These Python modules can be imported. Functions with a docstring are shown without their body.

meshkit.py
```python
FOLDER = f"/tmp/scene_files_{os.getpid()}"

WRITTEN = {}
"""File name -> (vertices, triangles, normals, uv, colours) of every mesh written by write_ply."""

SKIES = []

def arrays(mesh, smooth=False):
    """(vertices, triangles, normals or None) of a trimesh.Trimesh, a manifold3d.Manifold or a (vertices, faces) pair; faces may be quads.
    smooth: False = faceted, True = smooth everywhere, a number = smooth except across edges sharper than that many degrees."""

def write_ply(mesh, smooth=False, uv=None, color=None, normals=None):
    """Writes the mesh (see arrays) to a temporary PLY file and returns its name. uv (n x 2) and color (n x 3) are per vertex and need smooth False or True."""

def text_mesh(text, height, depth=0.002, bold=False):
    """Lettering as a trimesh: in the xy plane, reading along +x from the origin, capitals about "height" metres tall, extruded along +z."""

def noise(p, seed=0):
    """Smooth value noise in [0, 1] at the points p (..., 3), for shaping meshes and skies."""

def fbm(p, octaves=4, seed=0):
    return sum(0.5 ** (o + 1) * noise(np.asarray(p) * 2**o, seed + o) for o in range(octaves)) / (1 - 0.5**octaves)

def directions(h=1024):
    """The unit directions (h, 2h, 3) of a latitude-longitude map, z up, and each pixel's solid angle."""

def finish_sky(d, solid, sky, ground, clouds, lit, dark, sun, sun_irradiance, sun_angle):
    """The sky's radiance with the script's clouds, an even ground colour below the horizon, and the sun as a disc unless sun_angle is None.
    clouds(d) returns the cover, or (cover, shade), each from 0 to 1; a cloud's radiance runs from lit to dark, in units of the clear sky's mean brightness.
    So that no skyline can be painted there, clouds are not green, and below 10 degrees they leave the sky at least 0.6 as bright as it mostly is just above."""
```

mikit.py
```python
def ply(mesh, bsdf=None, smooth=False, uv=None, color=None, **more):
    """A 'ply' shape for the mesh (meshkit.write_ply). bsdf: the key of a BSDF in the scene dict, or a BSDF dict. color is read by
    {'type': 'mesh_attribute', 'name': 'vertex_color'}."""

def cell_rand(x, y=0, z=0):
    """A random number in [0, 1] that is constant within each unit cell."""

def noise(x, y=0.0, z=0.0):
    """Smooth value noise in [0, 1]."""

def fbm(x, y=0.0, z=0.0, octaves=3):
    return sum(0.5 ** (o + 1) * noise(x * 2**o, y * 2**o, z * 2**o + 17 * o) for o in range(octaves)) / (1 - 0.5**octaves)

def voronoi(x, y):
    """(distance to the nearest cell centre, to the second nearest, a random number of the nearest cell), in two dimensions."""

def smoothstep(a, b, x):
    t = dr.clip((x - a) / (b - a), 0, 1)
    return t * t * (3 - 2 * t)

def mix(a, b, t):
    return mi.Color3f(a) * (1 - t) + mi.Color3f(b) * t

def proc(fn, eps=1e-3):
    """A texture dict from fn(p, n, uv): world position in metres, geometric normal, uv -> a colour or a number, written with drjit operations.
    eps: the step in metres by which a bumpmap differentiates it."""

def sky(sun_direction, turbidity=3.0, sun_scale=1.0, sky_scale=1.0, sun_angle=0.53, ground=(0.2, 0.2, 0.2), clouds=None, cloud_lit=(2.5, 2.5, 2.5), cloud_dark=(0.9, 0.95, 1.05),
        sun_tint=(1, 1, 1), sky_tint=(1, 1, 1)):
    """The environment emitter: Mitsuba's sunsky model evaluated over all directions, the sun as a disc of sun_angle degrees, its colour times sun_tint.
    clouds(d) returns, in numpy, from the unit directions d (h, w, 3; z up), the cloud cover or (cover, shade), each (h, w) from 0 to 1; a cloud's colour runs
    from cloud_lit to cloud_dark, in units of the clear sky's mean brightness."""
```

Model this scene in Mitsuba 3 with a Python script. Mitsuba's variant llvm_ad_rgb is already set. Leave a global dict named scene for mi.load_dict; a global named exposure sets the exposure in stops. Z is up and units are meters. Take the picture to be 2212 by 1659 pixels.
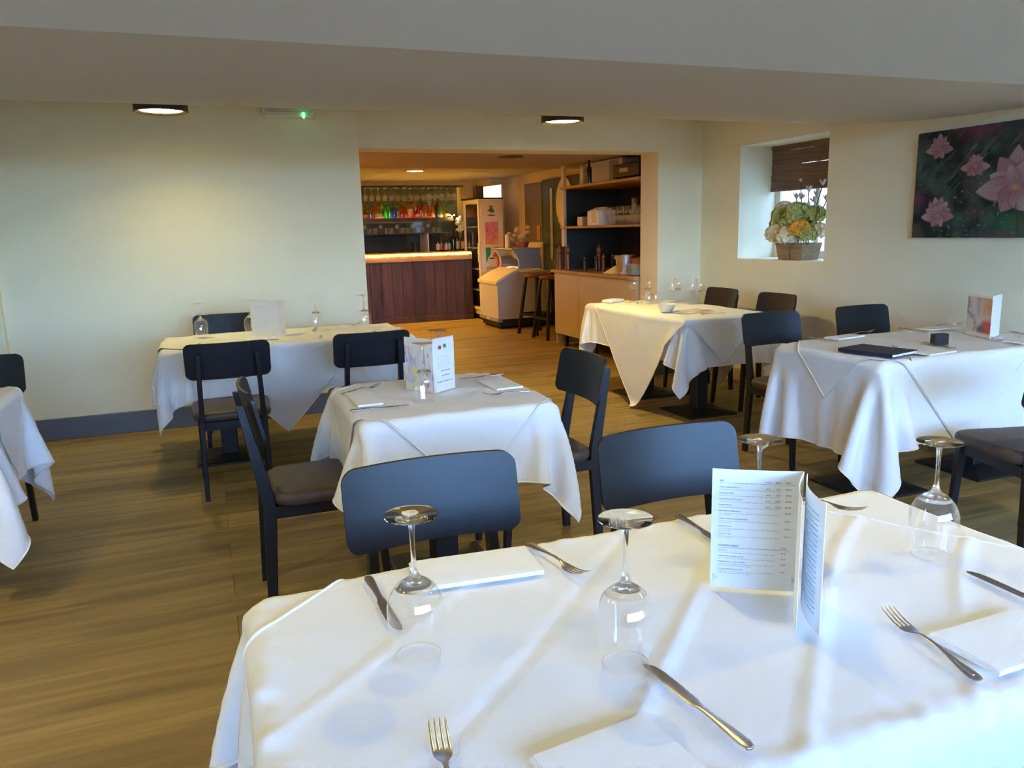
import math
import numpy as np
import trimesh
import manifold3d as m3
import mitsuba as mi
import drjit as dr
import mikit
import meshkit
from shapely.geometry import Polygon, box as sbox, Point
from scipy import ndimage

T4 = mi.ScalarTransform4f
scene, labels = {}, {}
rng = np.random.default_rng(7)
PI = math.pi

# ------------------------------------------------------------------ camera, sky, exposure
EYE = np.array([0.0, 0.0, 1.39])
yaw, pitch, roll = np.radians([21.05, 11.1, 1.5])
fwd = np.array([math.sin(yaw) * math.cos(pitch), math.cos(yaw) * math.cos(pitch), -math.sin(pitch)])
rgt = np.array([math.cos(yaw), -math.sin(yaw), 0.0])
dwn = np.cross(fwd, rgt)
dwn = -math.sin(roll) * rgt + math.cos(roll) * dwn
scene['camera'] = {'type': 'perspective', 'fov': math.degrees(2 * math.atan(1106 / 1700)), 'fov_axis': 'x', 'near_clip': 0.05, 'far_clip': 200.0,
                   'to_world': T4().look_at(origin=EYE.tolist(), target=(EYE + fwd).tolist(), up=(-dwn).tolist())}


def cover(d):
    f = meshkit.fbm(d * 3.0, 4, 3)
    return np.clip((f - 0.40) * 3.0, 0, 1), 0.3 + 0.3 * meshkit.fbm(d * 5.0, 3, 9)


SKY = 35.0
scene['sky'] = mikit.sky([0.3, 0.75, 0.55], turbidity=3.0, sun_scale=0.0, sky_scale=SKY, ground=(0.22, 0.22, 0.2), clouds=cover,
                         cloud_lit=(1.15, 1.45, 2.05), cloud_dark=(0.8, 1.0, 1.45), sky_tint=(0.66, 0.94, 1.43))
scene['sky']['sampling_weight'] = 7.0
exposure = 1.8
LAMP = np.array([1.0, 0.80, 0.24]) * 16.0
BEAM = 2.6          # ceiling lamps of the dining room
BARLAMP = np.array([1.0, 0.46, 0.07]) * 60.0       # recessed lamps of the bar room


# ------------------------------------------------------------------ names, parts, copies
def numbered(name, taken):
    if name not in taken:
        return name
    k = 1
    while f'{name}_{k:03d}' in taken:
        k += 1
    return f'{name}_{k:03d}'


KEYS = set()


def claim(name):
    k = numbered(name, KEYS)
    KEYS.add(k)
    return k


def say(key, label=None, cat=None, group=None, kind=None):
    d = labels.setdefault(key, {})
    for a, b in (('label', label), ('category', cat), ('group', group), ('kind', kind)):
        if b:
            d[a] = b


def thing(name, label=None, cat=None, group=None, kind=None):
    k = claim(name)
    say(k, label, cat, group, kind)
    return k


def part(parent, name, mesh, mat, smooth=False, label=None, M=None, kind=None, **more):
    k = claim(parent + '__' + name)
    d = mesh if isinstance(mesh, dict) else mikit.ply(mesh, mat, smooth, **more)
    if M is not None:
        d = {**d, 'to_world': T4(np.asarray(M, float))}
    scene[k] = d
    if label or kind:
        say(k, label, kind=kind)
    return k


def one(name, mesh, mat, label=None, cat=None, group=None, kind=None, smooth=False, M=None, **more):
    k = claim(name)
    d = mesh if isinstance(mesh, dict) else mikit.ply(mesh, mat, smooth, **more)
    if M is not None:
        d = {**d, 'to_world': T4(np.asarray(M, float))}
    scene[k] = d
    say(k, label, cat, group, kind)
    return k


def struct(name, mesh, mat, smooth=False, label=None, **more):
    return one(name, mesh, mat, label, None, None, 'structure', smooth, **more)


class Proto:
    """Parts of one kind of thing, written once; place() adds the entries of one copy."""

    def __init__(self):
        self.parts = []

    def add(self, name, mesh, mat, smooth=False, label=None, **more):
        self.parts.append((name, mikit.ply(mesh, mat, smooth, **more), label))
        return self

    def place(self, name, M, label, cat, group=None, swap=None):
        k = thing(name, label, cat, group)
        up = {}
        for n, d, lab in self.parts:
            d = {**d, 'to_world': T4(np.asarray(M, float))}
            if swap and n in swap:
                d['bsdf'] = {'type': 'ref', 'id': swap[n]}
            if '/' in n:
                a, b = n.split('/')
                key = claim(up[a] + '__' + b)
            else:
                key = claim(k + '__' + n)
                up[n] = key
            scene[key] = d
            if lab:
                say(key, lab)
        return k


def at(x, y, z=0.0, rz=0.0, s=1.0, flip=False, rx=0.0):
    c, sn = math.cos(rz), math.sin(rz)
    M = np.eye(4)
    M[:3, :3] = np.array([[c, -sn, 0], [sn, c, 0], [0, 0, 1]]) * s
    if rx:
        c, sn = math.cos(rx), math.sin(rx)
        M[:3, :3] = M[:3, :3] @ np.array([[1, 0, 0], [0, c, -sn], [0, sn, c]])
    if flip:
        M[:3, :3] = M[:3, :3] @ np.diag([1, -1, -1])
    M[:3, 3] = x, y, z
    return M


def moved(mesh, M):
    m = mesh.copy()
    m.apply_transform(M)
    return m


# ------------------------------------------------------------------ mesh builders
def cat(*ms):
    ms = [m for x in ms for m in (x if isinstance(x, (list, tuple)) else [x])]
    return trimesh.util.concatenate(ms)


def bx(x0, x1, y0, y1, z0, z1, c=0.0):
    """A box, its edges chamfered by c."""
    if c <= 0:
        m = trimesh.creation.box((x1 - x0, y1 - y0, z1 - z0))
        m.apply_translation(((x0 + x1) / 2, (y0 + y1) / 2, (z0 + z1) / 2))
        return m
    pts = []
    for a in (0, 1):
        for b in (0, 1):
            for d in (0, 1):
                p = np.array([(x0, x1)[a], (y0, y1)[b], (z0, z1)[d]], float)
                s = np.array([1 - 2 * a, 1 - 2 * b, 1 - 2 * d]) * c
                for k in range(3):
                    q = p + s
                    q[k] = p[k]
                    pts.append(q)
    return hull(pts)


def hull(pts):
    m = m3.Manifold.hull_points(np.asarray(pts, np.float64)).to_mesh()
    return trimesh.Trimesh(m.vert_properties[:, :3], m.tri_verts, process=False)


def lathe(profile, n=24):
    """(r, z) rows revolved about z; consistent outward normals when z rises along the outer side."""
    p = np.asarray(profile, float)
    a = np.arange(n) * 2 * PI / n
    v = np.stack([p[:, None, 0] * np.cos(a), p[:, None, 0] * np.sin(a), np.repeat(p[:, 1:2], n, 1)], -1).reshape(-1, 3)
    f = []
    for i in range(len(p) - 1):
        for j in range(n):
            k = (j + 1) % n
            A, B, C, D = i * n + j, i * n + k, (i + 1) * n + k, (i + 1) * n + j
            if p[i, 0] > 1e-7:
                f.append((A, B, C) if p[i + 1, 0] > 1e-7 else (A, B, D))
            if p[i + 1, 0] > 1e-7:
                f.append((A, C, D) if p[i, 0] > 1e-7 else (A, C, D))
    m = trimesh.Trimesh(v, np.array(f), process=False)
    m.merge_vertices()
    m.update_faces(m.nondegenerate_faces())
    return m


def loft(rings, close=True, caps=True):
    """Rings (k, n, 3) joined into a skin."""
    r = np.asarray(rings, float)
    k, n, _ = r.shape
    i, j = np.meshgrid(np.arange(k - 1), np.arange(n if close else n - 1), indexing='ij')
    jj = (j + 1) % n
    q = np.stack([i * n + j, i * n + jj, (i + 1) * n + jj, (i + 1) * n + j], -1).reshape(-1, 4)
    f = np.vstack([q[:, [0, 1, 2]], q[:, [0, 2, 3]]])
    v = r.reshape(-1, 3)
    if caps and close:
        v = np.vstack([v, r[0].mean(0), r[-1].mean(0)])
        a, b = k * n, k * n + 1
        J = np.arange(n)
        f = np.vstack([f, np.stack([J * 0 + a, (J + 1) % n, J], 1), np.stack([J * 0 + b, (k - 1) * n + J, (k - 1) * n + (J + 1) % n], 1)])
    return trimesh.Trimesh(v, f, process=False)


def grid_mesh(P, flip=False):
    n, m, _ = P.shape
    i, j = np.meshgrid(np.arange(n - 1), np.arange(m - 1), indexing='ij')
    q = np.stack([i * m + j, (i + 1) * m + j, (i + 1) * m + j + 1, i * m + j + 1], -1).reshape(-1, 4)
    if flip:
        q = q[:, ::-1]
    return trimesh.Trimesh(P.reshape(-1, 3), np.vstack([q[:, [0, 1, 2]], q[:, [0, 2, 3]]]), process=False)


def rrect(w, h, r, n=6):
    """Rounded rectangle outline centred on the origin, counter-clockwise."""
    o = []
    for cx, cy, a0 in ((w / 2 - r, h / 2 - r, 0), (-w / 2 + r, h / 2 - r, 90), (-w / 2 + r, -h / 2 + r, 180), (w / 2 - r, -h / 2 + r, 270)):
        for t in np.linspace(0, 90, n):
            o.append((cx + r * math.cos(math.radians(a0 + t)), cy + r * math.sin(math.radians(a0 + t))))
    return np.array(o)


def tube(pts, r, n=8, cap=True):
    p = np.asarray(pts, float)
    r = np.broadcast_to(r, (len(p),))
    t = np.gradient(p, axis=0)
    t /= np.linalg.norm(t, axis=1, keepdims=True)
    up = np.array([0, 0, 1.0]) if abs(t[0, 2]) < 0.9 else np.array([1.0, 0, 0])
    rings = []
    for q, d, rr in zip(p, t, r):
        a = np.cross(d, up)
        a /= np.linalg.norm(a)
        b = np.cross(d, a)
        th = np.arange(n) * 2 * PI / n
        rings.append(q + rr * (np.cos(th)[:, None] * a + np.sin(th)[:, None] * b))
    return loft(rings, True, cap)


def bar(p0, p1, w0, w1):
    """A straight square-section bar from p0 to p1 with (x, y) sizes w0 and w1."""
    rings = [[(p[0] + sx * w[0] / 2, p[1] + sy * w[1] / 2, p[2]) for sx, sy in ((-1, -1), (1, -1), (1, 1), (-1, 1))] for p, w in ((p0, w0), (p1, w1))]
    return loft(rings)


def bars(pts, ws, c=0.003):
    """A bent bar through pts with chamfered rectangular sections ws."""
    rings = []
    for p, w in zip(pts, ws):
        a, b = w[0] / 2, w[1] / 2
        o = [(-a + c, -b), (a - c, -b), (a, -b + c), (a, b - c), (a - c, b), (-a + c, b), (-a, b - c), (-a, -b + c)]
        rings.append([(p[0] + x, p[1] + y, p[2]) for x, y in o])
    return loft(rings)


def rounded_plate(x0, x1, y0, y1, z0, z1, r, c=0.004):
    o = rrect(x1 - x0, y1 - y0, r, 5) + [(x0 + x1) / 2, (y0 + y1) / 2]
    i = rrect(x1 - x0 - 2 * c, y1 - y0 - 2 * c, max(r - c, .001), 5) + [(x0 + x1) / 2, (y0 + y1) / 2]
    return hull([(*p, z) for p, z in [(q, z0 + c) for q in o] + [(q, z1 - c) for q in o] + [(q, z0) for q in i] + [(q, z1) for q in i]])


def disc(r, z, n=48, down=True):
    a = np.arange(n) * 2 * PI / n
    v = np.vstack([np.stack([r * np.cos(a), r * np.sin(a), a * 0 + z], 1), [[0, 0, z]]])
    J = np.arange(n)
    f = np.stack([J, (J + 1) % n, J * 0 + n], 1)
    return trimesh.Trimesh(v, f[:, ::-1] if down else f, process=False)


# ------------------------------------------------------------------ materials
def rgb(*c):
    return {'type': 'rgb', 'value': [float(x) for x in c]}


def mat(name, color, rough=0.6, **kw):
    col = color if isinstance(color, dict) else rgb(*color)
    scene['mat_' + name] = {'type': 'twosided', 'bsdf': {'type': 'principled', 'base_color': col, 'roughness': rough, 'specular': kw.pop('specular', 0.5), **kw}}
    return 'mat_' + name


def matte(name, color):
    col = color if isinstance(color, dict) else rgb(*color)
    scene['mat_' + name] = {'type': 'twosided', 'bsdf': {'type': 'diffuse', 'reflectance': col}}
    return 'mat_' + name


def tinted(name, color):
    scene['mat_' + name] = {'type': 'thindielectric', 'int_ior': 1.5, 'specular_transmittance': rgb(*color)}
    return 'mat_' + name


PW, PL = 0.195, 1.95


def plank_shift(row):
    """End joints: rows alternate by half a plank."""
    return row * 0.0


def floor_fn(p, n, uv):
    row = dr.floor(p.y / PW)
    par = row - 2 * dr.floor(row / 2)
    xs = p.x + par * (PL / 2)
    col = dr.floor(xs / PL)
    t = mikit.cell_rand(row, col, 3)
    g = mikit.fbm(p.x * 2.2 + t * 40, p.y * 38 + t * 17, 0.0, 4)
    k = mikit.fbm(p.x * 1.1 + 9 * t, p.y * 9, 3.0, 3)
    base = mikit.mix((0.245, 0.162, 0.055), (0.315, 0.212, 0.073), mikit.smoothstep(0.25, 0.75, g))
    base = mikit.mix(base, (0.13, 0.08, 0.032), mikit.smoothstep(0.58, 0.76, k) * 0.55)
    return base * (0.86 + 0.28 * t)


def dark_wood_fn(p, n, uv):
    t = mikit.cell_rand(dr.floor(p.x / 0.16), 3, 1)
    g = mikit.fbm(p.x * 34 + 9 * t, p.y * 34, p.z * 2.5 + 11 * t, 4)
    return mikit.mix((0.028, 0.013, 0.008), (0.10, 0.042, 0.022), g) * (0.75 + 0.5 * t)


def wood_fn(p, n, uv):
    g = mikit.fbm(p.x * 6, p.y * 6, p.z * 40, 4)
    return mikit.mix((0.28, 0.13, 0.05), (0.50, 0.27, 0.11), g)


def planter_fn(p, n, uv):
    g = mikit.fbm(p.x * 50, p.y * 8, p.z * 60, 4)
    return mikit.mix((0.16, 0.10, 0.055), (0.36, 0.25, 0.14), g)


def wall_fn(p, n, uv):
    g = mikit.fbm(p.x * 3, p.y * 3, p.z * 3, 3)
    return mi.Color3f(0.80, 0.735, 0.53) * (0.97 + 0.05 * g)


def leather_fn(p, n, uv):
    g = mikit.fbm(p.x * 60, p.y * 60, p.z * 60, 3)
    k = mikit.fbm(p.x * 9, p.y * 9, p.z * 9, 3)
    return mikit.mix((0.05, 0.036, 0.027), (0.085, 0.062, 0.048), g) * (0.75 + 0.5 * k)


def blind_fn(p, n, uv):
    g = mikit.fbm(p.y * 5, p.z * 90, 0.0, 4)
    return mikit.mix((0.085, 0.045, 0.028), (0.21, 0.12, 0.075), g)


matte('wall', mikit.proc(wall_fn))
matte('bar_wall', (0.64, 0.49, 0.32))  # warmth of the bar lamps mixed into the wall colour
matte('bar_ceiling', (0.50, 0.40, 0.31))  # orange lamp light put into the ceiling colour as well
matte('ceiling', (0.66, 0.635, 0.575))
mat('floor', mikit.proc(floor_fn), 0.5, specular=0.25)
mat('gap', (0.09, 0.058, 0.024), 0.8)
mat('skirting', (0.105, 0.12, 0.15), 0.45)
scene['mat_cloth'] = {'type': 'twosided', 'bsdf': {'type': 'diffuse', 'reflectance': rgb(0.86, 0.855, 0.84)}}
scene['mat_napkin'] = {'type': 'twosided', 'bsdf': {'type': 'diffuse', 'reflectance': rgb(0.90, 0.885, 0.85)}}
mat('chair', (0.012, 0.013, 0.015), 0.38, specular=0.32)
mat('leather', mikit.proc(leather_fn), 0.5, specular=0.4)
mat('iron', (0.013, 0.013, 0.014), 0.5)
mat('lamp_case', (0.02, 0.017, 0.014), 0.45)
mat('lamp_gold', (0.75, 0.48, 0.16), 0.35, metallic=1.0)
scene['mat_steel'] = {'type': 'twosided', 'bsdf': {'type': 'roughconductor', 'material': 'Cr', 'alpha': 0.12}}
scene['mat_bucket'] = {'type': 'twosided', 'bsdf': {'type': 'roughconductor', 'material': 'Cr', 'alpha': 0.2}}
scene['mat_glass'] = {'type': 'dielectric', 'int_ior': 1.5}
scene['mat_thin'] = {'type': 'thindielectric', 'int_ior': 1.75}
scene['mat_pane'] = {'type': 'thindielectric', 'int_ior': 1.5}
mat('paper', (0.86, 0.87, 0.87), 0.7)
mat('ink', (0.22, 0.24, 0.28), 0.8)
mat('ink_pale', (0.55, 0.57, 0.61), 0.8)
mat('print', {'type': 'mesh_attribute', 'name': 'vertex_color'}, 0.65)
mat('canvas', {'type': 'mesh_attribute', 'name': 'vertex_color'}, 0.75, specular=0.2)
mat('red', (0.62, 0.03, 0.06), 0.6)
mat('green', (0.02, 0.26, 0.09), 0.6)
mat('navy', (0.012, 0.016, 0.035), 0.5)
mat('black', (0.012, 0.012, 0.013), 0.45)
mat('white_plastic', (0.60, 0.58, 0.52), 0.4)
mat('china', (0.82, 0.83, 0.82), 0.2)
mat('dark_wood', mikit.proc(dark_wood_fn), 0.45)
mat('wood', mikit.proc(wood_fn), 0.4)
mat('sideboard', (0.50, 0.40, 0.24), 0.5)
mat('planter', mikit.proc(planter_fn), 0.6)
mat('blind', mikit.proc(blind_fn), 0.6)
mat('frame', (0.70, 0.68, 0.62), 0.5)
mat('petal_white', (0.80, 0.77, 0.62), 0.7)
mat('petal_green', (0.42, 0.45, 0.14), 0.7)
mat('petal_orange', (0.70, 0.36, 0.04), 0.7)
mat('petal_pink', (0.62, 0.52, 0.44), 0.7)
mat('leaf', (0.04, 0.07, 0.025), 0.6)
mat('twig', (0.07, 0.05, 0.03), 0.7)
mat('mill', (0.16, 0.05, 0.025), 0.25)
mat('mill_black', (0.015, 0.012, 0.012), 0.25)
mat('terracotta', (0.33, 0.10, 0.05), 0.6)
mat('plate', (0.55, 0.60, 0.56), 0.25)
mat('bar_dark', (0.022, 0.026, 0.022), 0.5)
mat('mirror_dark', (0.05, 0.06, 0.05), 0.12)
mat('freezer_grey', (0.30, 0.31, 0.30), 0.3)
mat('oval', (0.60, 0.50, 0.33), 0.4)
mat('art_brown', (0.10, 0.065, 0.045), 0.6)
mat('dark_green', (0.018, 0.028, 0.02), 0.5)
mat('cup_cream', (0.70, 0.60, 0.40), 0.5)
mat('lemon', (0.75, 0.62, 0.25), 0.6)
mat('label', (0.72, 0.58, 0.36), 0.6)
mat('label_red', (0.55, 0.12, 0.10), 0.6)
mat('wine_glass_dark', (0.012, 0.016, 0.010), 0.12)
for nm, c in dict(clear=(0.92, 0.95, 0.9), amber=(0.95, 0.50, 0.10), red=(0.95, 0.12, 0.06), green=(0.30, 0.85, 0.25), yellow=(0.95, 0.85, 0.25), blue=(0.25, 0.35, 0.95), brown=(0.60, 0.30, 0.10), smoke=(0.6, 0.62, 0.55)).items():
    tinted('bottle_' + nm, c)


def glow(color, scale, w=0.02):
    return {'type': 'area', 'radiance': rgb(*(np.asarray(color, float) * scale)), 'sampling_weight': float(w)}


def lit(mesh, color, scale, bsdf='mat_white_plastic', w=0.02):
    return mikit.ply(mesh, bsdf, False, emitter=glow(color, scale, w))

# ------------------------------------------------------------------ the setting
XL, XR, YB, YW = -2.6, 4.40, -2.4, 6.26        # left wall, right wall, window wall behind the camera, far wall
STEP_Y = 2.70                                   # where the near ceiling steps down
PROF = np.array([(2.70, 1.985), (3.28, 1.992), (3.7, 2.0), (4.03, 2.015), (4.33, 2.042), (4.7, 2.085), (5.04, 2.13), (5.5, 2.20), (5.93, 2.268), (6.26, 2.315), (6.7, 2.36)])


def ceil_z(y):
    return float(np.interp(y, PROF[:, 0], PROF[:, 1]))


def near_z(y):
    return 1.985 + 0.22 * (STEP_Y - max(y, 0.2))


def ceiling_low():
    xs = np.linspace(XL - 0.1, XR + 0.1, 3)
    ys = np.linspace(STEP_Y, 6.7, 41)
    z = ndimage.gaussian_filter1d(np.interp(ys, PROF[:, 0], PROF[:, 1]), 1.5, mode='nearest')
    P = np.array([[(x, y, h) for x in xs] for y, h in zip(ys, z)])
    return grid_mesh(P)


struct('ceiling', ceiling_low(), 'mat_ceiling', True, label='warm grey low plaster ceiling sloping up to the far wall')
struct('ceiling', grid_mesh(np.array([[(x, y, near_z(y)) for x in np.linspace(XL - .1, XR + .1, 3)] for y in (YB - .1, 0.2, STEP_Y)])), 'mat_ceiling', label='bluish grey ceiling nearest the camera, sloping down to a crease')
struct('roof', bx(XL - .1, XR + .5, YB - .2, 6.7, 2.62, 2.70), 'mat_ceiling')
# far wall with the pier at its left, the header over the opening and the jamb at its right
struct('wall_far', cat(bx(XL - 0.1, 1.20, YW, 6.60, 0, 2.45), bx(XL - 0.1, -1.29, YW - 0.07, YW + 0.01, 0, 2.45)), 'mat_wall', label='cream plaster wall lit by a ceiling lamp')
struct('wall_header', bx(1.19, 3.94, 6.38, 6.69, 2.045, 2.45), 'mat_wall')
struct('wall_jamb', bx(3.93, 4.86, 6.38, 6.69, 0, 2.45), 'mat_wall')
struct('wall_right', cat(bx(XR, 4.86, YB - 0.1, 4.775, 0, 2.62), bx(XR, 4.86, 5.82, 6.40, 0, 2.62), bx(XR, 4.86, 4.77, 5.83, 0, 1.088), bx(XR, 4.86, 4.77, 5.83, 2.04, 2.62)), 'mat_wall', label='cream plaster right wall with a deep window niche')
struct('wall_left', bx(XL - 0.12, XL, YB - 0.1, 6.60, 0, 2.62), 'mat_wall')
WX0, WX1, WZ0, WZ1 = -1.0, 4.2, 0.85, 2.28      # the window behind the camera
struct('wall_near', cat(bx(XL - 0.1, WX0, YB - 0.25, YB, 0, 2.62), bx(WX1, XR + 0.1, YB - 0.25, YB, 0, 2.62), bx(WX0 - .01, WX1 + .01, YB - 0.25, YB, 0, WZ0), bx(WX0 - .01, WX1 + .01, YB - 0.25, YB, WZ1, 2.62)), 'mat_wall')
w = struct('window_2', cat(*[bx(x - .025, x + .025, YB - .16, YB - .11, WZ0, WZ1) for x in np.linspace(WX0 + .025, WX1 - .025, 6)], bx(WX0, WX1, YB - .16, YB - .11, WZ0, WZ0 + .05), bx(WX0, WX1, YB - .16, YB - .11, WZ1 - .05, WZ1)), 'mat_frame')
for a, b in zip(np.linspace(WX0, WX1, 6)[:-1], np.linspace(WX0, WX1, 6)[1:]):
    v = np.array([(a + .03, YB - .135, WZ0 + .05), (b - .03, YB - .135, WZ0 + .05), (b - .03, YB - .135, WZ1 - .05), (a + .03, YB - .135, WZ1 - .05)])
    part(w, 'pane', (v, np.array([[0, 1, 2, 3]])), 'mat_pane')
struct('baseboard_far', bx(-1.29, 1.20, YW - 0.022, YW + 0.01, 0, 0.155, 0.004), 'mat_skirting', label='slate grey painted skirting board')
struct('trim_1', bx(3.6, XR, 6.36, 6.385, 0, 0.15), 'mat_skirting')

# floor: a dark bed with each plank laid on it
fl = struct('floor', bx(XL - 0.1, 5.0, YB - 0.1, 14.0, -0.06, -0.008), 'mat_gap', label='oak plank floor running across the room')


def plank(x0, x1, y0, y1):
    g, c = 0.0005, 0.0012
    x0, x1, y0, y1 = x0 + g, x1 - g, y0 + g, y1 - g
    v = [(x0, y0, -.02), (x1, y0, -.02), (x1, y1, -.02), (x0, y1, -.02), (x0, y0, -c), (x1, y0, -c), (x1, y1, -c), (x0, y1, -c), (x0 + c, y0 + c, 0), (x1 - c, y0 + c, 0), (x1 - c, y1 - c, 0), (x0 + c, y1 - c, 0)]
    q = [(0, 1, 5, 4), (1, 2, 6, 5), (2, 3, 7, 6), (3, 0, 4, 7), (4, 5, 9, 8), (5, 6, 10, 9), (6, 7, 11, 10), (7, 4, 8, 11), (8, 9, 10, 11)]
    return np.array(v, float), np.array(q)


for row in range(math.floor(YB / PW), math.ceil(13.3 / PW)):
    y0 = row * PW
    lo, hi = (XL, XR) if y0 < 6.4 else (1.0, 4.80)
    off = (row % 2) * PL / 2
    for col in range(math.floor((lo + off) / PL), math.ceil((hi + off) / PL)):
        a, b = max(lo, col * PL - off), min(hi, (col + 1) * PL - off)
        if b - a > 0.02:
            part(fl, 'plank', plank(a, b, y0, y0 + PW), 'mat_floor')

# bar room shell
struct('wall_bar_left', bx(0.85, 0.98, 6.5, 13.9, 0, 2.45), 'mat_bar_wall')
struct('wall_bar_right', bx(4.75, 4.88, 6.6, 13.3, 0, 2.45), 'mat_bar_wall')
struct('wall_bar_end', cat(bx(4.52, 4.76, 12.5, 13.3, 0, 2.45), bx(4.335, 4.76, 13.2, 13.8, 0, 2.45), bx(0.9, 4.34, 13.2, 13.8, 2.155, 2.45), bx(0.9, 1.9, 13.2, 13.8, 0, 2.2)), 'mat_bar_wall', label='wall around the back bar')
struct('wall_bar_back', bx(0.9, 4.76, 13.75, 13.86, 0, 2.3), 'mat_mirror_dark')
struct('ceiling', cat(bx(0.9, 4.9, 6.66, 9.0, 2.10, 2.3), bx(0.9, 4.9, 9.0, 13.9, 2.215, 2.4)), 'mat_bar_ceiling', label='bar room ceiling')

# niche window with wooden blind
w = struct('window_1', cat(bx(4.79, 4.83, 4.77, 4.83, 1.09, 2.04), bx(4.79, 4.83, 5.76, 5.83, 1.09, 2.04), bx(4.79, 4.83, 4.8, 5.8, 1.09, 1.15), bx(4.79, 4.83, 4.8, 5.8, 1.99, 2.04), bx(4.79, 4.83, 5.28, 5.33, 1.10, 2.03)), 'mat_frame')
v = np.array([(4.81, 4.82, 1.14), (4.81, 5.78, 1.14), (4.81, 5.78, 2.0), (4.81, 4.82, 2.0)])
part(w, 'pane', (v, np.array([[0, 1, 2, 3]])), 'mat_pane')

matte('render_wall', (0.40, 0.42, 0.40))
struct('wall_outside', bx(7.2, 7.5, 0.5, 14.0, -0.5, 5.5), 'mat_render_wall', label='added wall outside the niche window cutting its daylight')  # added outside to hold back sky light from the niche

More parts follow.
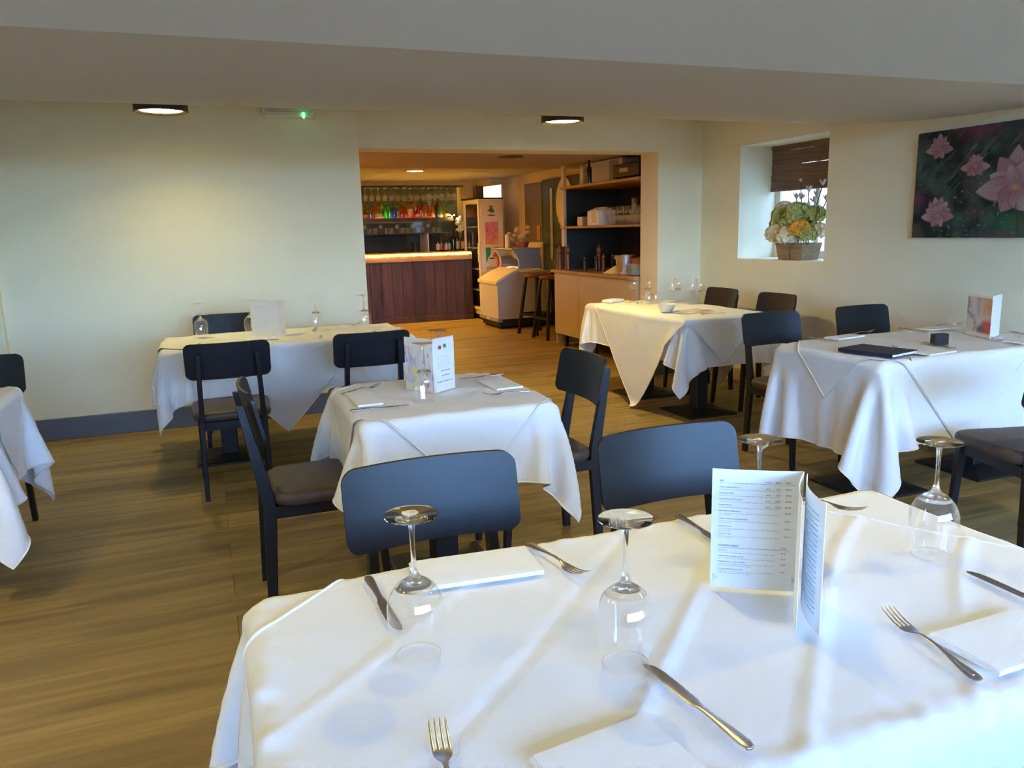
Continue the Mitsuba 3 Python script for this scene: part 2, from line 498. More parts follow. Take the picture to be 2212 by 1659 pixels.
# ------------------------------------------------------------------ lamps
def ceiling_lamp(x, y, label, zc=None, power=1.0, s=1.0):
    z = zc or ceil_z(y + 0.15)
    k = thing('ceiling_lamp', label, 'ceiling lamp', 'round dark ceiling lamps')
    M = at(x, y, z, 0, s)
    part(k, 'case', lathe([(0, 0.03), (0.168, 0.03), (0.170, -0.004), (0.170, -0.075), (0.163, -0.078), (0.160, -0.074), (0.158, -0.05)][::-1], 48), 'mat_lamp_case', 40, M=M)
    part(k, 'reflector', lathe([(0.158, -0.070), (0.11, -0.055), (0.0, -0.05)], 48), 'mat_lamp_gold', True, M=M)
    part(k, 'diffuser', lit(disc(0.135, -0.066), LAMP / LAMP.max(), LAMP.max() * power, w=.8), None, M=M)
    scene['beam_' + k] = {'type': 'spot', 'to_world': T4().look_at(origin=[x, y, z - .085], target=[x + .05, y, z - 1.0], up=[0, 1, 0]), 'intensity': rgb(*(LAMP / LAMP.max() * BEAM * power)), 'cutoff_angle': 68.0, 'beam_width': 22.0, 'sampling_weight': 1.0}
    return k


ceiling_lamp(-0.147, 5.50, 'round dark ceiling lamp glowing in front of the left wall', None, .3, .92)
ceiling_lamp(2.57, 5.50, 'round dark ceiling lamp glowing before the opening to the bar', None, .8, .92)
ceiling_lamp(-1.15, 1.30, 'round ceiling lamp outside the picture at left', near_z(1.45), .3)
ceiling_lamp(2.75, 0.95, 'added round fill lamp outside the picture at right', near_z(1.1), .8)  # added out of view as warm fill light
ceiling_lamp(-1.25, 2.35, 'added round fill lamp just outside the left edge of the picture', near_z(2.5), .42)  # added unseen lamp, brightens the middle and far tables
ceiling_lamp(0.80, 1.70, 'added round fill lamp above the top edge of the picture', near_z(1.85), .18)  # added unseen lamp, warms the middle table top


def downlight(x, y, z, label, on=True):
    k = thing('downlight', label, 'ceiling light', 'lights set in the bar room ceiling')
    part(k, 'trim_ring', lathe([(0.105, 0.0), (0.13, -0.006), (0.135, 0.0)], 32), 'mat_lamp_gold' if on else 'mat_art_brown', True, M=at(x, y, z))
    if on:
        part(k, 'lens', lit(disc(0.108, -0.003, 32), BARLAMP / BARLAMP.max(), BARLAMP.max(), w=1.0), None, M=at(x, y, z))
    else:
        part(k, 'cover', lathe([(0, -0.012), (0.10, -0.010), (0.125, 0.0)], 32), 'mat_art_brown', True, M=at(x, y, z))


downlight(2.85, 10.9, 2.215, 'lit recessed round light in the ceiling before the bar')
downlight(2.95, 7.55, 2.10, 'unlit brown round fitting in the ceiling just past the opening', False)
downlight(1.35, 8.1, 2.10, 'recessed light of the near bar ceiling hidden by the left wall')
downlight(1.7, 10.6, 2.215, 'recessed light before the bar hidden by the left wall')

# emergency light on the far wall
k = thing('emergency_light', 'small white emergency light box with a green lamp high on the left wall', 'emergency light')
part(k, 'housing', bx(0.51, 0.885, 6.17, 6.265, 2.235, 2.305, 0.008), 'mat_white_plastic')
part(k, 'lens', bx(0.52, 0.875, 6.150, 6.175, 2.238, 2.275, 0.008), 'mat_white_plastic')
part(k, 'green_lamp', lit(bx(0.786, 0.796, 6.140, 6.152, 2.225, 2.268), (0.05, 1.0, 0.25), 3.0), None)

# ------------------------------------------------------------------ chairs
def chair_proto():
    P = Proto()

    # curved back panel
    rr = rrect(0.430, 0.200, 0.036, 7)
    R, C = 15, 25
    o = Polygon(rr)
    # grid warped to the rounded outline: rows across the height, clipped in width
    rows = []
    for z in np.concatenate([[-0.1 + 1e-4], np.linspace(-0.097, -0.066, 6), np.linspace(-0.05, 0.05, 5), np.linspace(0.066, 0.097, 6), [0.1 - 1e-4]]):
        dz = abs(z) - (0.1 - 0.036)
        hw = 0.215 - (0.036 - math.sqrt(max(0.036 ** 2 - dz * dz, 0)) if dz > 0 else 0)
        rows.append([(x, z) for x in np.linspace(-hw, hw, C)])
    G = np.array(rows)

    def lean(x, z, off):
        return np.stack([x, -0.262 - 0.20 * z + 0.034 * (x / 0.215) ** 2 + off, 0.755 + z * 0.975], -1)

    front, back = lean(G[..., 0], G[..., 1], 0.006), lean(G[..., 0], G[..., 1], -0.006)
    a, b = grid_mesh(front), grid_mesh(back, True)
    n, m = G.shape[:2]
    ring = [(0, j) for j in range(m)] + [(i, m - 1) for i in range(1, n)] + [(n - 1, j) for j in range(m - 2, -1, -1)] + [(i, 0) for i in range(n - 2, 0, -1)]
    fr, bk = np.array([front[i] for i in ring]), np.array([back[i] for i in ring])
    edge = loft([bk, fr], True, False)
    P.add('backrest', cat(a, b, edge), 'mat_chair', 35)
    for s in (-1, 1):
        P.add('rear_leg', bars([(s * .168, -.235, 0), (s * .160, -.215, .40), (s * .156, -.222, .47), (s * .146, -.285, .80)], [(.024, .034), (.026, .046), (.026, .048), (.024, .030)]), 'mat_chair', 30)
    for s in (-1, 1):
        P.add('front_leg', bars([(s * .178, .205, 0), (s * .168, .175, .41)], [(.026, .026), (.036, .036)]), 'mat_chair', 30)
    # seat frame
    P.add('seat_frame', cat(bx(-.165, .165, -.20, -.17, .375, .42), bx(-.165, .165, .165, .19, .375, .42), bx(-.175, -.150, -.20, .18, .375, .42), bx(.150, .175, -.20, .18, .375, .42)), 'mat_chair')
    # padded seat: narrower towards the back, rounded all round
    rings = []
    for t in np.linspace(-1, 1, 11):
        inset = 0.022 * (1 - math.sqrt(max(0, 1 - t * t)))
        z = .446 + .027 * t
        o = rrect(.43 - 2 * inset, .43 - 2 * inset, .085 - inset, 8)
        o[:, 0] *= 1 - 0.07 * (0.5 - o[:, 1] / .43)
        rings.append(np.column_stack([o[:, 0], o[:, 1] + .008, np.full(len(o), z)]))
    top = rings[-1]
    for s in (0.9, 0.7, 0.4, 0.15):
        rings.append(np.column_stack([top[:, 0] * s, (top[:, 1] - .008) * s + .008, np.full(len(top), .473 + .008 * (1 - s * s))]))
    P.add('seat', loft(rings), 'mat_leather', 50, label='brown padded seat')
    return P


CH = chair_proto()
G1 = 'black dining chairs with curved backs and brown seats'
CHAIRS = [
    (0.08, 4.60, 0, 'black chair with its back to us at the left front of the far left table'),
    (0.845, 4.60, 0, 'black chair with its back to us at the right front of the far left table'),
    (0.115, 5.72, PI, 'black chair between the far left table and the glowing wall'),
    (0.362, 3.035, -PI / 2, 'black chair seen from the side at the left of the small middle table'),
    (1.27, 3.065, PI / 2, 'black chair at the right of the small middle table facing left'),
    (0.465, 1.52, PI, 'blue-shining chair behind the wine glass at the left of the near table'),
    (1.125, 1.52, PI, 'half dark half blue chair back just left of the near wine list'),
    (3.21, 3.66, PI, 'black chair at the back left of the right-hand table with a bluish shine'),
    (3.93, 3.66, PI, 'black chair against the right wall behind the notebook table'),
    (3.88, 5.65, PI / 2, 'black chair at the far right end of the table with glasses'),
    (3.88, 4.95, PI / 2, 'black chair at the near right end of the table with glasses'),
    (3.15, 2.19, -0.28, 'brown-seated chair pushed under the near side of the notebook table at the right edge'),
    (0.42, 0.30, 0, 'added unseen black chair shading the front of the near table, left'),  # this chair and the next are added out of view to shade the cloth
    (1.10, 0.30, 0, 'added unseen black chair shading the front of the near table, right'),
    (-1.08, 4.21, PI, 'black chair cut off by the left edge behind the far left corner cloth'),
]
for x, y, r, lab in CHAIRS:
    CH.place('dining_chair', at(x, y, 0, r), lab, 'chair', G1)


# ------------------------------------------------------------------ tables
def table(x0, x1, y0, y1, cols, label):
    k = thing('dining_table', label, 'table', 'tables under white cloths')
    part(k, 'tabletop', rounded_plate(x0 + .035, x1 - .035, y0 + .035, y1 - .035, .705, .730, .08), 'mat_iron')
    for cx, cy in cols:
        b = part(k, 'pedestal', cat(bars([(cx, cy, .03), (cx, cy, .715)], [(.10, .10), (.10, .10)], .006), bx(cx - .22, cx + .22, cy - .03, cy + .03, .685, .715)), 'mat_iron')
        part(b, 'base', hull([(cx + sx * a, cy + sy * a, z) for sx in (-1, 1) for sy in (-1, 1) for a, z in ((.205, 0), (.205, .012), (.19, .018), (.07, .034))]), 'mat_iron')


TB = {'near': (0.012, 1.482, 0.655, 1.425), 'mid': (0.452, 1.205, 2.622, 3.382), 'glass': (3.045, 3.80, 4.585, 6.14), 'right': (2.842, 4.30, 2.682, 3.435), 'far': (-0.288, 1.238, 4.87, 5.675), 'left': (-1.56, -0.812, 3.32, 4.10)}
table(*TB['near'], [(0.42, 1.04), (1.08, 1.04)], 'near white-clothed table with glasses and wine list')
table(*TB['mid'], [(0.83, 3.0)], 'small square table in the middle of the room')
table(*TB['glass'], [(3.40, 4.92), (3.40, 5.68)], 'long table by the bar opening holding many glasses')
table(*TB['right'], [(3.19, 3.06), (3.96, 3.06)], 'right-hand table with the black notebook')
table(*TB['far'], [(0.06, 5.25), (0.86, 5.25)], 'far left table by the glowing wall')
table(*TB['left'], [(-1.19, 3.72)], 'table cut off by the left edge of the picture')


# ------------------------------------------------------------------ tablecloths: a small cloth simulation lays each one over its table
def drape(w, h, cx, cy, ang, tb, top, sp=0.03, steps=130, under=None, iters=14, seed=0, gap=0.004):
    n, m = int(round(w / sp)) + 1, int(round(h / sp)) + 1
    u, v = np.meshgrid(np.linspace(-w / 2, w / 2, n), np.linspace(-h / 2, h / 2, m), indexing='ij')
    c, s = math.cos(ang), math.sin(ang)
    r = np.random.default_rng(seed)
    P = np.stack([cx + c * u - s * v, cy + s * u + c * v, np.full(u.shape, top + .001)], -1)
    P[..., 2] += ndimage.gaussian_filter(r.normal(size=u.shape), 3) * .01 + .002
    x0, x1, y0, y1 = tb
    su, sv = w / (n - 1), h / (m - 1)
    Q = P.copy()
    dt2 = (1 / 50) ** 2 * 9.8

    def solve(a, b, L, k):
        d = b - a
        l = np.sqrt((d * d).sum(-1, keepdims=True)) + 1e-9
        d *= (0.5 * k) * (l - L) / l
        a += d
        b -= d

    D = math.hypot(su, sv)
    sides = None
    if under is not None:
        sides = under_maps(under, tb)
    for st in range(steps):
        V = (P - Q) * 0.93
        on = (P[..., 2] > top - .004)
        V[on, :2] *= 0.15
        Q = P.copy()
        P += V
        P[..., 2] -= dt2 * (1.0 if st < steps * .5 else 0.30)
        for it in range(iters):
            for o in (0, 1):
                solve(P[o:n - 1:2], P[o + 1:n:2], su, 1.0) if P[o:n - 1:2].shape[0] == P[o + 1:n:2].shape[0] else solve(P[o:n - 1:2], P[o + 1:n:2][:P[o:n - 1:2].shape[0]], su, 1.0)
                solve(P[:, o:m - 1:2], P[:, o + 1:m:2], sv, 1.0)
            if it % 2 == 0:
                for o in (0, 1):
                    solve(P[o:n - 1:2, :-1], P[o + 1:n:2, 1:], D, 0.2)
                    solve(P[o:n - 1:2, 1:], P[o + 1:n:2, :-1], D, 0.2)
                solve_b(P, su, sv, 0.08)
            # the table
            X, Y, Z = P[..., 0], P[..., 1], P[..., 2]
            ins = (X > x0) & (X < x1) & (Y > y0) & (Y < y1) & (Z < top)
            if ins.any():
                pen = np.stack([top - Z, X - x0, x1 - X, Y - y0, y1 - Y], -1)
                pen[..., 0] *= 0.6
                w_ = pen.argmin(-1)
                Z[ins & (w_ == 0)] = top
                X[ins & (w_ == 1)] = x0
                X[ins & (w_ == 2)] = x1
                Y[ins & (w_ == 3)] = y0
                Y[ins & (w_ == 4)] = y1
            np.maximum(Z, 0.02, out=Z)
            np.minimum(X, 4.385, out=X)
            if sides is not None and it == iters - 1:
                push(P, sides, tb, top, gap)
    return P


def solve_b(P, su, sv, k):
    """Bending: keeps points two apart at their distance."""
    for A, B, L in ((P[:-2], P[2:], 2 * su), (P[:, :-2], P[:, 2:], 2 * sv)):
        d = B - A
        l = np.sqrt((d * d).sum(-1, keepdims=True)) + 1e-9
        d = d * (k * 0.25 * np.minimum(l - L, 0) / l)
        A += d
        B -= d


def under_maps(U, tb):
    """How far the cloth below stands out from each side of the table, over the height and along the side."""
    x0, x1, y0, y1 = tb
    U = dense(U, 3).reshape(-1, 3)
    out = []
    for ax, lim, sg in ((0, x0, -1), (0, x1, 1), (1, y0, -1), (1, y1, 1)):
        oth = 1 - ax
        d = sg * (U[:, ax] - lim)
        ok = d > -.02
        a0 = (x0, y0)[oth] - 0.4
        na, nz = int(((x1, y1)[oth] - a0 + 0.4) / 0.02) + 1, 40
        M = np.zeros((na, nz))
        ia = np.clip(((U[ok, oth] - a0) / 0.02).astype(int), 0, na - 1)
        iz = np.clip((U[ok, 2] / 0.02).astype(int), 0, nz - 1)
        np.maximum.at(M, (ia, iz), d[ok])
        out.append((ax, lim, sg, oth, a0, ndimage.maximum_filter(M, 3)))
    return out


def push(P, sides, tb, top, gap):
    for ax, lim, sg, oth, a0, M in sides:
        inr = (P[..., oth] > tb[2 * oth] - .02) & (P[..., oth] < tb[2 * oth + 1] + .02)
        d = sg * (P[..., ax] - lim)
        ia = np.clip(((P[..., oth] - a0) / 0.02).astype(int), 0, M.shape[0] - 1)
        iz = np.clip((P[..., 2] / 0.02).astype(int), 0, M.shape[1] - 1)
        need = M[ia, iz] + gap
        hit = inr & (P[..., 2] < top - .015) & (d > -.03) & (d < need)
        P[..., ax][hit] = lim + sg * need[hit]


def dense(P, k):
    n, m = P.shape[:2]
    gu, gv = np.meshgrid(np.linspace(0, n - 1, (n - 1) * k + 1), np.linspace(0, m - 1, (m - 1) * k + 1), indexing='ij')
    return np.stack([ndimage.map_coordinates(P[..., i], [gu, gv], order=3, mode='nearest') for i in range(3)], -1)


def creased(P, w, h, folds_u, folds_v, amp, width, k=2, wave=0.0, seed=1):
    """The pressed fold lines of a laundered cloth, raised or sunk along its own directions."""
    D = dense(P, k)
    n, m = D.shape[:2]
    u = np.linspace(-w / 2, w / 2, n)[:, None] + np.zeros((1, m))
    v = np.linspace(-h / 2, h / 2, m)[None, :] + np.zeros((n, 1))
    N = np.cross(np.gradient(D, axis=0), np.gradient(D, axis=1))
    N /= np.linalg.norm(N, axis=-1, keepdims=True) + 1e-12
    N[N[..., 2] < -.2] *= -1
    off = np.zeros((n, m))
    for q, f, sg in [(u, a, s) for a, s in folds_u] + [(v, a, s) for a, s in folds_v]:
        off += sg * amp * np.clip(1 - np.abs(q - f) / width, 0, 1)
    if wave:
        r = np.random.default_rng(seed)
        a = ndimage.gaussian_filter(r.normal(size=(n, m)), 4.5)
        off += wave * a / (np.abs(a).max() + 1e-9)
    off = np.maximum(off, -0.0025)
    return D + N * off[..., None]


def hem(edge, a, b, h):
    """A thin rolled hem along the cloth's edge."""
    n = len(edge)
    v = np.vstack([edge - a * h, edge + b * h, edge + a * .006, edge - b * h])
    J = np.arange(n)
    K = (J + 1) % n
    f = np.vstack([np.stack([J + q * n, K + q * n, K + ((q + 1) % 4) * n, J + ((q + 1) % 4) * n], 1) for q in range(4)])
    return v, np.vstack([f[:, [0, 1, 2]], f[:, [0, 2, 3]]])


def cloth(P, label, group, flip=None):
    edge = np.vstack([P[:, 0], P[-1, 1:], P[-2::-1, -1], P[0, -2:0:-1]])
    t = np.roll(edge, -1, 0) - np.roll(edge, 1, 0)
    t /= np.linalg.norm(t, axis=1, keepdims=True) + 1e-12
    inner = np.vstack([P[:, 1], P[-2, 1:], P[-2::-1, -2], P[1, -2:0:-1]]) - edge
    a_ = inner - t * (inner * t).sum(1, keepdims=True)
    a_ /= np.linalg.norm(a_, axis=1, keepdims=True) + 1e-12
    b_ = np.cross(t, a_)
    h = .0018
    m = cat(grid_mesh(P), trimesh.Trimesh(*hem(edge, a_, b_, h), process=False))
    return one('tablecloth', m, 'mat_cloth', label, 'tablecloth', group, smooth=True)


def lay(key, drop, diamonds, labs, sp=0.032, wave=0.0012, off=(0, 0), creases=None):
    x0, x1, y0, y1 = tb = TB[key]
    w, h = x1 - x0 + 2 * drop, y1 - y0 + 2 * drop
    cx, cy = (x0 + x1) / 2 + off[0], (y0 + y1) / 2 + off[1]
    B = drape(w, h, cx, cy, 0.0, tb, .7455, sp, seed=len(KEYS))
    cloth(creased(B, w, h, [(-w / 4, 1), (0, -1), (w / 4, 1)], [(0, 1)], .0015, .05, 2, wave), labs[0], 'white base tablecloths')
    for (dx, dy, side, ang), lab in zip(diamonds, labs[1:]):
        tb2 = (x0 - .003, x1 + .003, y0 - .003, y1 + .003)
        O = drape(side, side, dx, dy, ang, tb2, .7515, sp, under=B, seed=len(KEYS))
        amp = creases or .0025
        if creases:
            fu, fv, wd = [(-.4, .3), (0, -.35), (.4, .3)], [(-.35, 1), (-.14, 1), (.07, 1.2), (.27, -.5), (.48, .5)], .022
        else:
            fu, fv, wd = [(-side / 6, 1), (side / 6, 1)], [(-side / 6, 1), (side / 6, 1)], .045
        cloth(creased(O, side, side, fu, fv, amp, wd, 2 if not creases else 5, wave, 5), lab, 'white overlay cloths laid cornerwise')


lay('near', 0.22, [(0.697, 0.963, 1.42, math.radians(36))], ['long white tablecloth hanging over the near table', 'creased white overlay cloth on the near table under the wine list'], creases=.004, wave=.0006)
lay('mid', 0.26, [(0.83, 2.99, 0.90, PI / 4)], ['white tablecloth hanging from the small middle table', 'white overlay cloth laid cornerwise on the small middle table'])
lay('glass', 0.29, [(3.39, 5.28, 1.44, PI / 4)], ['long white tablecloth on the table with many glasses', 'large white overlay cloth with a long pointed corner on the table with many glasses'])
lay('right', 0.36, [(3.41, 3.03, 1.10, PI / 4)], ['white tablecloth hanging from the notebook table', 'white overlay cloth under the black notebook with corners hanging left and front'])
lay('far', 0.27, [(0.42, 5.27, 1.24, PI / 4)], ['white tablecloth on the far left table', 'white overlay cloth with its corner hanging between the two chairs at far left'])
lay('left', 0.32, [(-1.19, 3.72, 0.96, PI / 4)], ['white tablecloth cut off by the left edge of the picture', 'white overlay cloth on the table cut off by the left edge'])

# ------------------------------------------------------------------ glasses
def bowl_profile(s=1.0, rim=.034, wide=.044, foot=.040):
    """Standing wine glass: heights from the table up."""
    H = .225 * s
    bowl = [(0.004, .098), (.010, .100), (.022, .107), (.034, .119), (.041, .133), (.0442, .148), (.0440, .163), (.0420, .182), (.0385, .203), (.0345, .225)]
    bowl = [(r * wide / .0442, z * s) for r, z in bowl]
    ft = [(0, 0), (foot, 0), (foot + .0005, .0012), (foot - .002, .0026), (.024, .0042), (.012, .0070), (.0062, .0123), (0, .0123)]
    stem = [(0, .0125), (.0060, .0125), (.0048, .018), (.0040, .030), (.0036, .06), (.0042, .082), (.0062, .091), (.0098, .0985), (.0215, .1058), (.0300, .1136), (.0290, .1142), (.020, .1085), (.010, .1062), (0, .1056)]
    return bowl, [(r, z * s) for r, z in stem], H, [(r, z * s) for r, z in ft]


def glass_proto(s=1.0, n=40, **kw):
    b, st, H, ft = bowl_profile(s, **kw)
    bb = np.array(b)
    t = np.linspace(0, 1, len(bb))
    tt = np.linspace(0, 1, 24)
    from scipy.interpolate import PchipInterpolator
    bs = np.column_stack([PchipInterpolator(t, bb[:, 0])(tt), PchipInterpolator(t, bb[:, 1])(tt)])
    P = Proto()
    P.add('bowl', lathe(bs, n), 'mat_thin', True)
    P.add('rim', lathe([(bs[-1, 0] + .0007 * math.cos(a), bs[-1, 1] + .0007 * math.sin(a)) for a in np.linspace(0, 2 * PI, 7)][::-1], n), 'mat_glass', True)
    P.add('stem', lathe(st, n), 'mat_glass', 50)
    P.add('foot', lathe(ft, n), 'mat_glass', 50)
    return P, H


WG, WGH = glass_proto()
WGs, WGHs = glass_proto(.92, 20, wide=.046, foot=.036)
GT = .7575
G2 = 'upturned wine glasses on the laid tables'


def upturned(x, y, lab, p=(WG, WGH), z=GT, group=G2):
    p[0].place('wine_glass', at(x, y, z + p[1], 0, 1, True), lab, 'wine glass', group)


upturned(0.252, 1.083, 'upturned wine glass on the near table in front of the blue chair back')
upturned(0.528, 0.935, 'upturned wine glass between the left glass and the wine list on the near table')
upturned(1.25, 1.035, 'upturned wine glass on the near table right of the wine list')
upturned(0.968, 1.195, 'upturned wine glass half hidden behind the wine list')
upturned(0.745, 2.865, 'upturned wine glass in front of the painted menu on the small middle table', z=.7565)
upturned(0.90, 3.20, 'upturned wine glass behind the menu on the small middle table', z=.7565)
upturned(-0.043, 5.45, 'first upturned wine glass from the left on the far left table', z=.7565)
upturned(0.262, 5.44, 'upturned wine glass touching the white menu on the far left table', z=.7565)
upturned(0.686, 5.45, 'upturned wine glass right of the white menu on the far left table', z=.7565)
upturned(1.003, 5.38, 'last upturned wine glass at the right end of the far left table', z=.7565)

# the glasses gathered on the long table by the opening
G3 = 'wine glasses gathered on the table by the bar opening'
for x, y, lab in [(3.47, 6.02, 'upright wine glass at the far left of the gathered glasses'), (3.60, 5.98, 'upright wine glass of the left cluster by the opening jamb'), (3.60, 5.62, 'upright wine glass standing left in the right-hand cluster'), (3.74, 5.74, 'tallest upright wine glass at the back of the right-hand cluster'), (3.70, 5.48, 'upright wine glass at the front of the right-hand cluster'), (3.765, 5.46, 'last upright wine glass at the right end of the cluster near the chair')]:
    WGs.place('wine_glass', at(x, y, .7575, 0), lab, 'wine glass', G3)
upturned(3.50, 5.84, 'upturned wine glass among the left cluster by the opening', (WGs, WGHs), .7575, G3)
TUM = Proto().add('body', lathe([(0, .002), (.026, .002), (.031, .03), (.034, .06), (.033, .085)], 24), 'mat_thin', True).add('base', lathe([(0, 0), (.025, 0), (.026, .004), (0, .006)], 24), 'mat_glass', 40)
for x, y, lab in [(3.44, 5.70, 'small tumbler at the front of the left cluster of glasses'), (3.53, 5.74, 'small tumbler right of the other at the front of the left cluster')]:
    TUM.place('tumbler', at(x, y, .7575), lab, 'tumbler', 'tumblers on the table by the opening')


# ------------------------------------------------------------------ cutlery
def section(w, t, n=10):
    a = np.arange(n) * 2 * PI / n + PI / n
    c, s = np.cos(a), np.sin(a)
    return np.column_stack([np.sign(c) * np.abs(c) ** .6 * w / 2, np.sign(s) * np.abs(s) ** .8 * t / 2])


def strip(rows):
    """rows: (y, width, thickness, z, x)"""
    return loft([np.column_stack([section(w, t)[:, 0] + x, np.full(10, y), section(w, t)[:, 1] + z]) for y, w, t, z, x in rows])


def fork_mesh():
    L = .200
    h = strip([(0, .006, .0015, .0025, 0), (.002, .014, .002, .0025, 0), (.010, .0205, .0028, .0025, 0), (.020, .020, .0032, .003, 0), (.045, .013, .003, .0045, 0), (.075, .0075, .003, .0075, 0), (.100, .006, .003, .009, 0), (.118, .0062, .003, .008, 0), (.126, .009, .0026, .0065, 0), (.134, .017, .002, .0045, 0), (.142, .0235, .0017, .003, 0), (.150, .0255, .0016, .0025, 0), (.156, .0255, .0015, .0027, 0)])
    ms = [h]
    for x in (-.0105, -.0035, .0035, .0105):
        ms.append(strip([(.153, .0042, .0015, .0026, x * 1.0), (.170, .0038, .0015, .0045, x * 1.0), (.185, .0032, .0015, .0085, x), (.196, .0026, .0013, .0125, x), (.202, .0010, .0008, .015, x)]))
    # raised pattern on the handle
    ms.append(strip([(.012, .004, .001, .0045, 0), (.030, .006, .0012, .0052, 0), (.050, .003, .001, .0066, 0)]))
    m = cat(ms)
    m.apply_translation((0, -.1, 0))
    return m


def knife_mesh():
    h = strip([(0, .006, .003, .0035, 0), (.002, .013, .005, .0035, 0), (.012, .0175, .0062, .0038, 0), (.030, .0165, .0062, .004, 0), (.060, .0125, .0055, .004, 0), (.085, .0105, .005, .0038, 0), (.096, .011, .0045, .0035, 0), (.104, .0145, .003, .003, 0), (.112, .0175, .0022, .0026, .0005), (.150, .0195, .0017, .0024, .001), (.190, .0195, .0014, .0022, .001), (.208, .016, .0012, .002, -.0005), (.216, .010, .0010, .002, -.002), (.220, .003, .0008, .002, -.003)])
    h.apply_translation((0, -.11, 0))
    return h


FORK, KNIFE = mikit.ply(fork_mesh(), 'mat_steel', 35), mikit.ply(knife_mesh(), 'mat_steel', 35)


def cutlery(kind, x0, y0, x1, y1, lab, z=.7575, group='cutlery on the white tables'):
    """Handle end (x0, y0) towards tip (x1, y1); only the middle and the direction are used."""
    a = math.atan2(y1 - y0, x1 - x0) - PI / 2
    one(kind, FORK if kind == 'fork' else KNIFE, None, lab, kind, kind + 's laid on the tables', M=at((x0 + x1) / 2, (y0 + y1) / 2, z, a))


ZN = .7585
cutlery('knife', .232, 1.385, .241, 1.158, 'knife behind the left wine glass on the near table', ZN)
cutlery('fork', .567, 1.40, .598, 1.215, 'fork lying right of the long napkin at the back of the near table', ZN)
cutlery('knife', .925, 1.41, .920, 1.19, 'knife half hidden behind the left side of the wine list', ZN)
cutlery('fork', 1.218, 1.43, 1.302, 1.25, 'fork peeping out right of the wine list', ZN)
cutlery('knife', 1.235, .73, 1.243, .95, 'knife running out of the right edge of the near table', ZN)
cutlery('fork', .948, .69, .986, .89, 'fork with tines up beside the folded napkin at the right of the near table', ZN)
cutlery('knife', .568, .70, .551, .912, 'knife in the foreground below the second wine glass', ZN)
cutlery('fork', .198, .70, .226, .885, 'fork with tines up at the bottom of the picture', ZN)
cutlery('fork', .468, 3.135, .655, 3.24, 'fork at the left of the small middle table', .7575)
cutlery('knife', .448, 2.812, .672, 2.812, 'knife at the front left of the small middle table', .7575)
cutlery('knife', 1.203, 3.225, .985, 3.215, 'knife at the back right of the small middle table', .7575)
cutlery('fork', 1.165, 2.82, .975, 2.835, 'fork at the front right of the small middle table', .7575)
for kd, a, b, c, d, lab in [('knife', 3.107, 3.463, 3.119, 3.25, 'knife at the back left of the notebook table'), ('fork', 3.38, 3.43, 3.57, 3.455, 'fork in front of the chair at the back of the notebook table'), ('knife', 3.806, 3.49, 3.79, 3.27, 'knife lying behind the black box'),
                            ('knife', 3.442, 3.0, 3.42, 2.79, 'knife in front of the black box'), ('fork', 3.22, 2.98, 3.14, 2.87, 'fork sticking out behind the black notebook'), ('knife', 3.145, 2.91, 3.125, 2.70, 'knife right of the black notebook'), ('fork', 3.90, 2.99, 3.80, 2.84, 'fork in front of the painted menu on the right'),
                            ('knife', 3.85, 2.92, 3.78, 2.715, 'knife at the right edge before the painted menu'), ('fork', 4.07, 3.46, 4.25, 3.43, 'fork left of the painted menu at the right wall'), ('knife', 4.15, 3.05, 4.10, 2.84, 'knife at the far right edge of the picture')]:
    cutlery(kd, a, b, c, d, lab, .7575)
cutlery('fork', .665, 5.12, .640, 4.93, 'fork standing out at the front of the far left table', .7575)
cutlery('fork', -.06, 5.12, -.07, 4.93, 'fork behind the left chair back of the far left table', .7575)
cutlery('knife', .655, 5.38, .70, 5.58, 'knife at the back of the far left table', .7575)
cutlery('knife', 1.00, 5.1, 1.04, 4.9, 'knife at the right of the far left table by the chair back', .7575)
cutlery('fork', .95, 5.52, 1.0, 5.62, 'fork at the back right of the far left table', .7575)
cutlery('knife', 3.30, 4.755, 3.51, 4.75, 'knife at the front of the table with many glasses', .7575)
cutlery('fork', 3.33, 5.86, 3.36, 5.70, 'fork left of the gathered glasses', .7575)


# ------------------------------------------------------------------ napkins
def napkin(cx, cy, w, h, ang, lab, z=.7575, th=.006, seed=0):
    r = np.random.default_rng(seed)
    k = thing('napkin', lab, 'napkin', 'folded white napkins')
    for i in range(3):
        s = 1 - .012 * i
        u, v = np.meshgrid(np.linspace(-.5, .5, 15), np.linspace(-.5, .5, 11), indexing='ij')
        b = ndimage.gaussian_filter(r.normal(size=u.shape), 2) * .004
        e = np.clip(np.minimum(.5 - np.abs(u), .5 - np.abs(v)) / .06, 0, 1)
        zt = (.0022 + b * .35 * (i == 2)) + (th / 3) * (i + .55 + .45 * e)
        P = np.stack([u * w * s + (i - 1) * .0012, v * h * s, zt], -1)
        Bt = P.copy()
        Bt[..., 2] = (th / 3) * i + .0002
        ring = [(a, 0) for a in range(15)] + [(14, a) for a in range(1, 11)] + [(a, 10) for a in range(13, -1, -1)] + [(0, a) for a in range(9, 0, -1)]
        part(k, 'fold', cat(grid_mesh(P), loft([[Bt[q] for q in ring], [P[q] for q in ring]], True, False), grid_mesh(Bt, True)), 'mat_napkin', 40, M=at(cx, cy, z, ang))
    return k


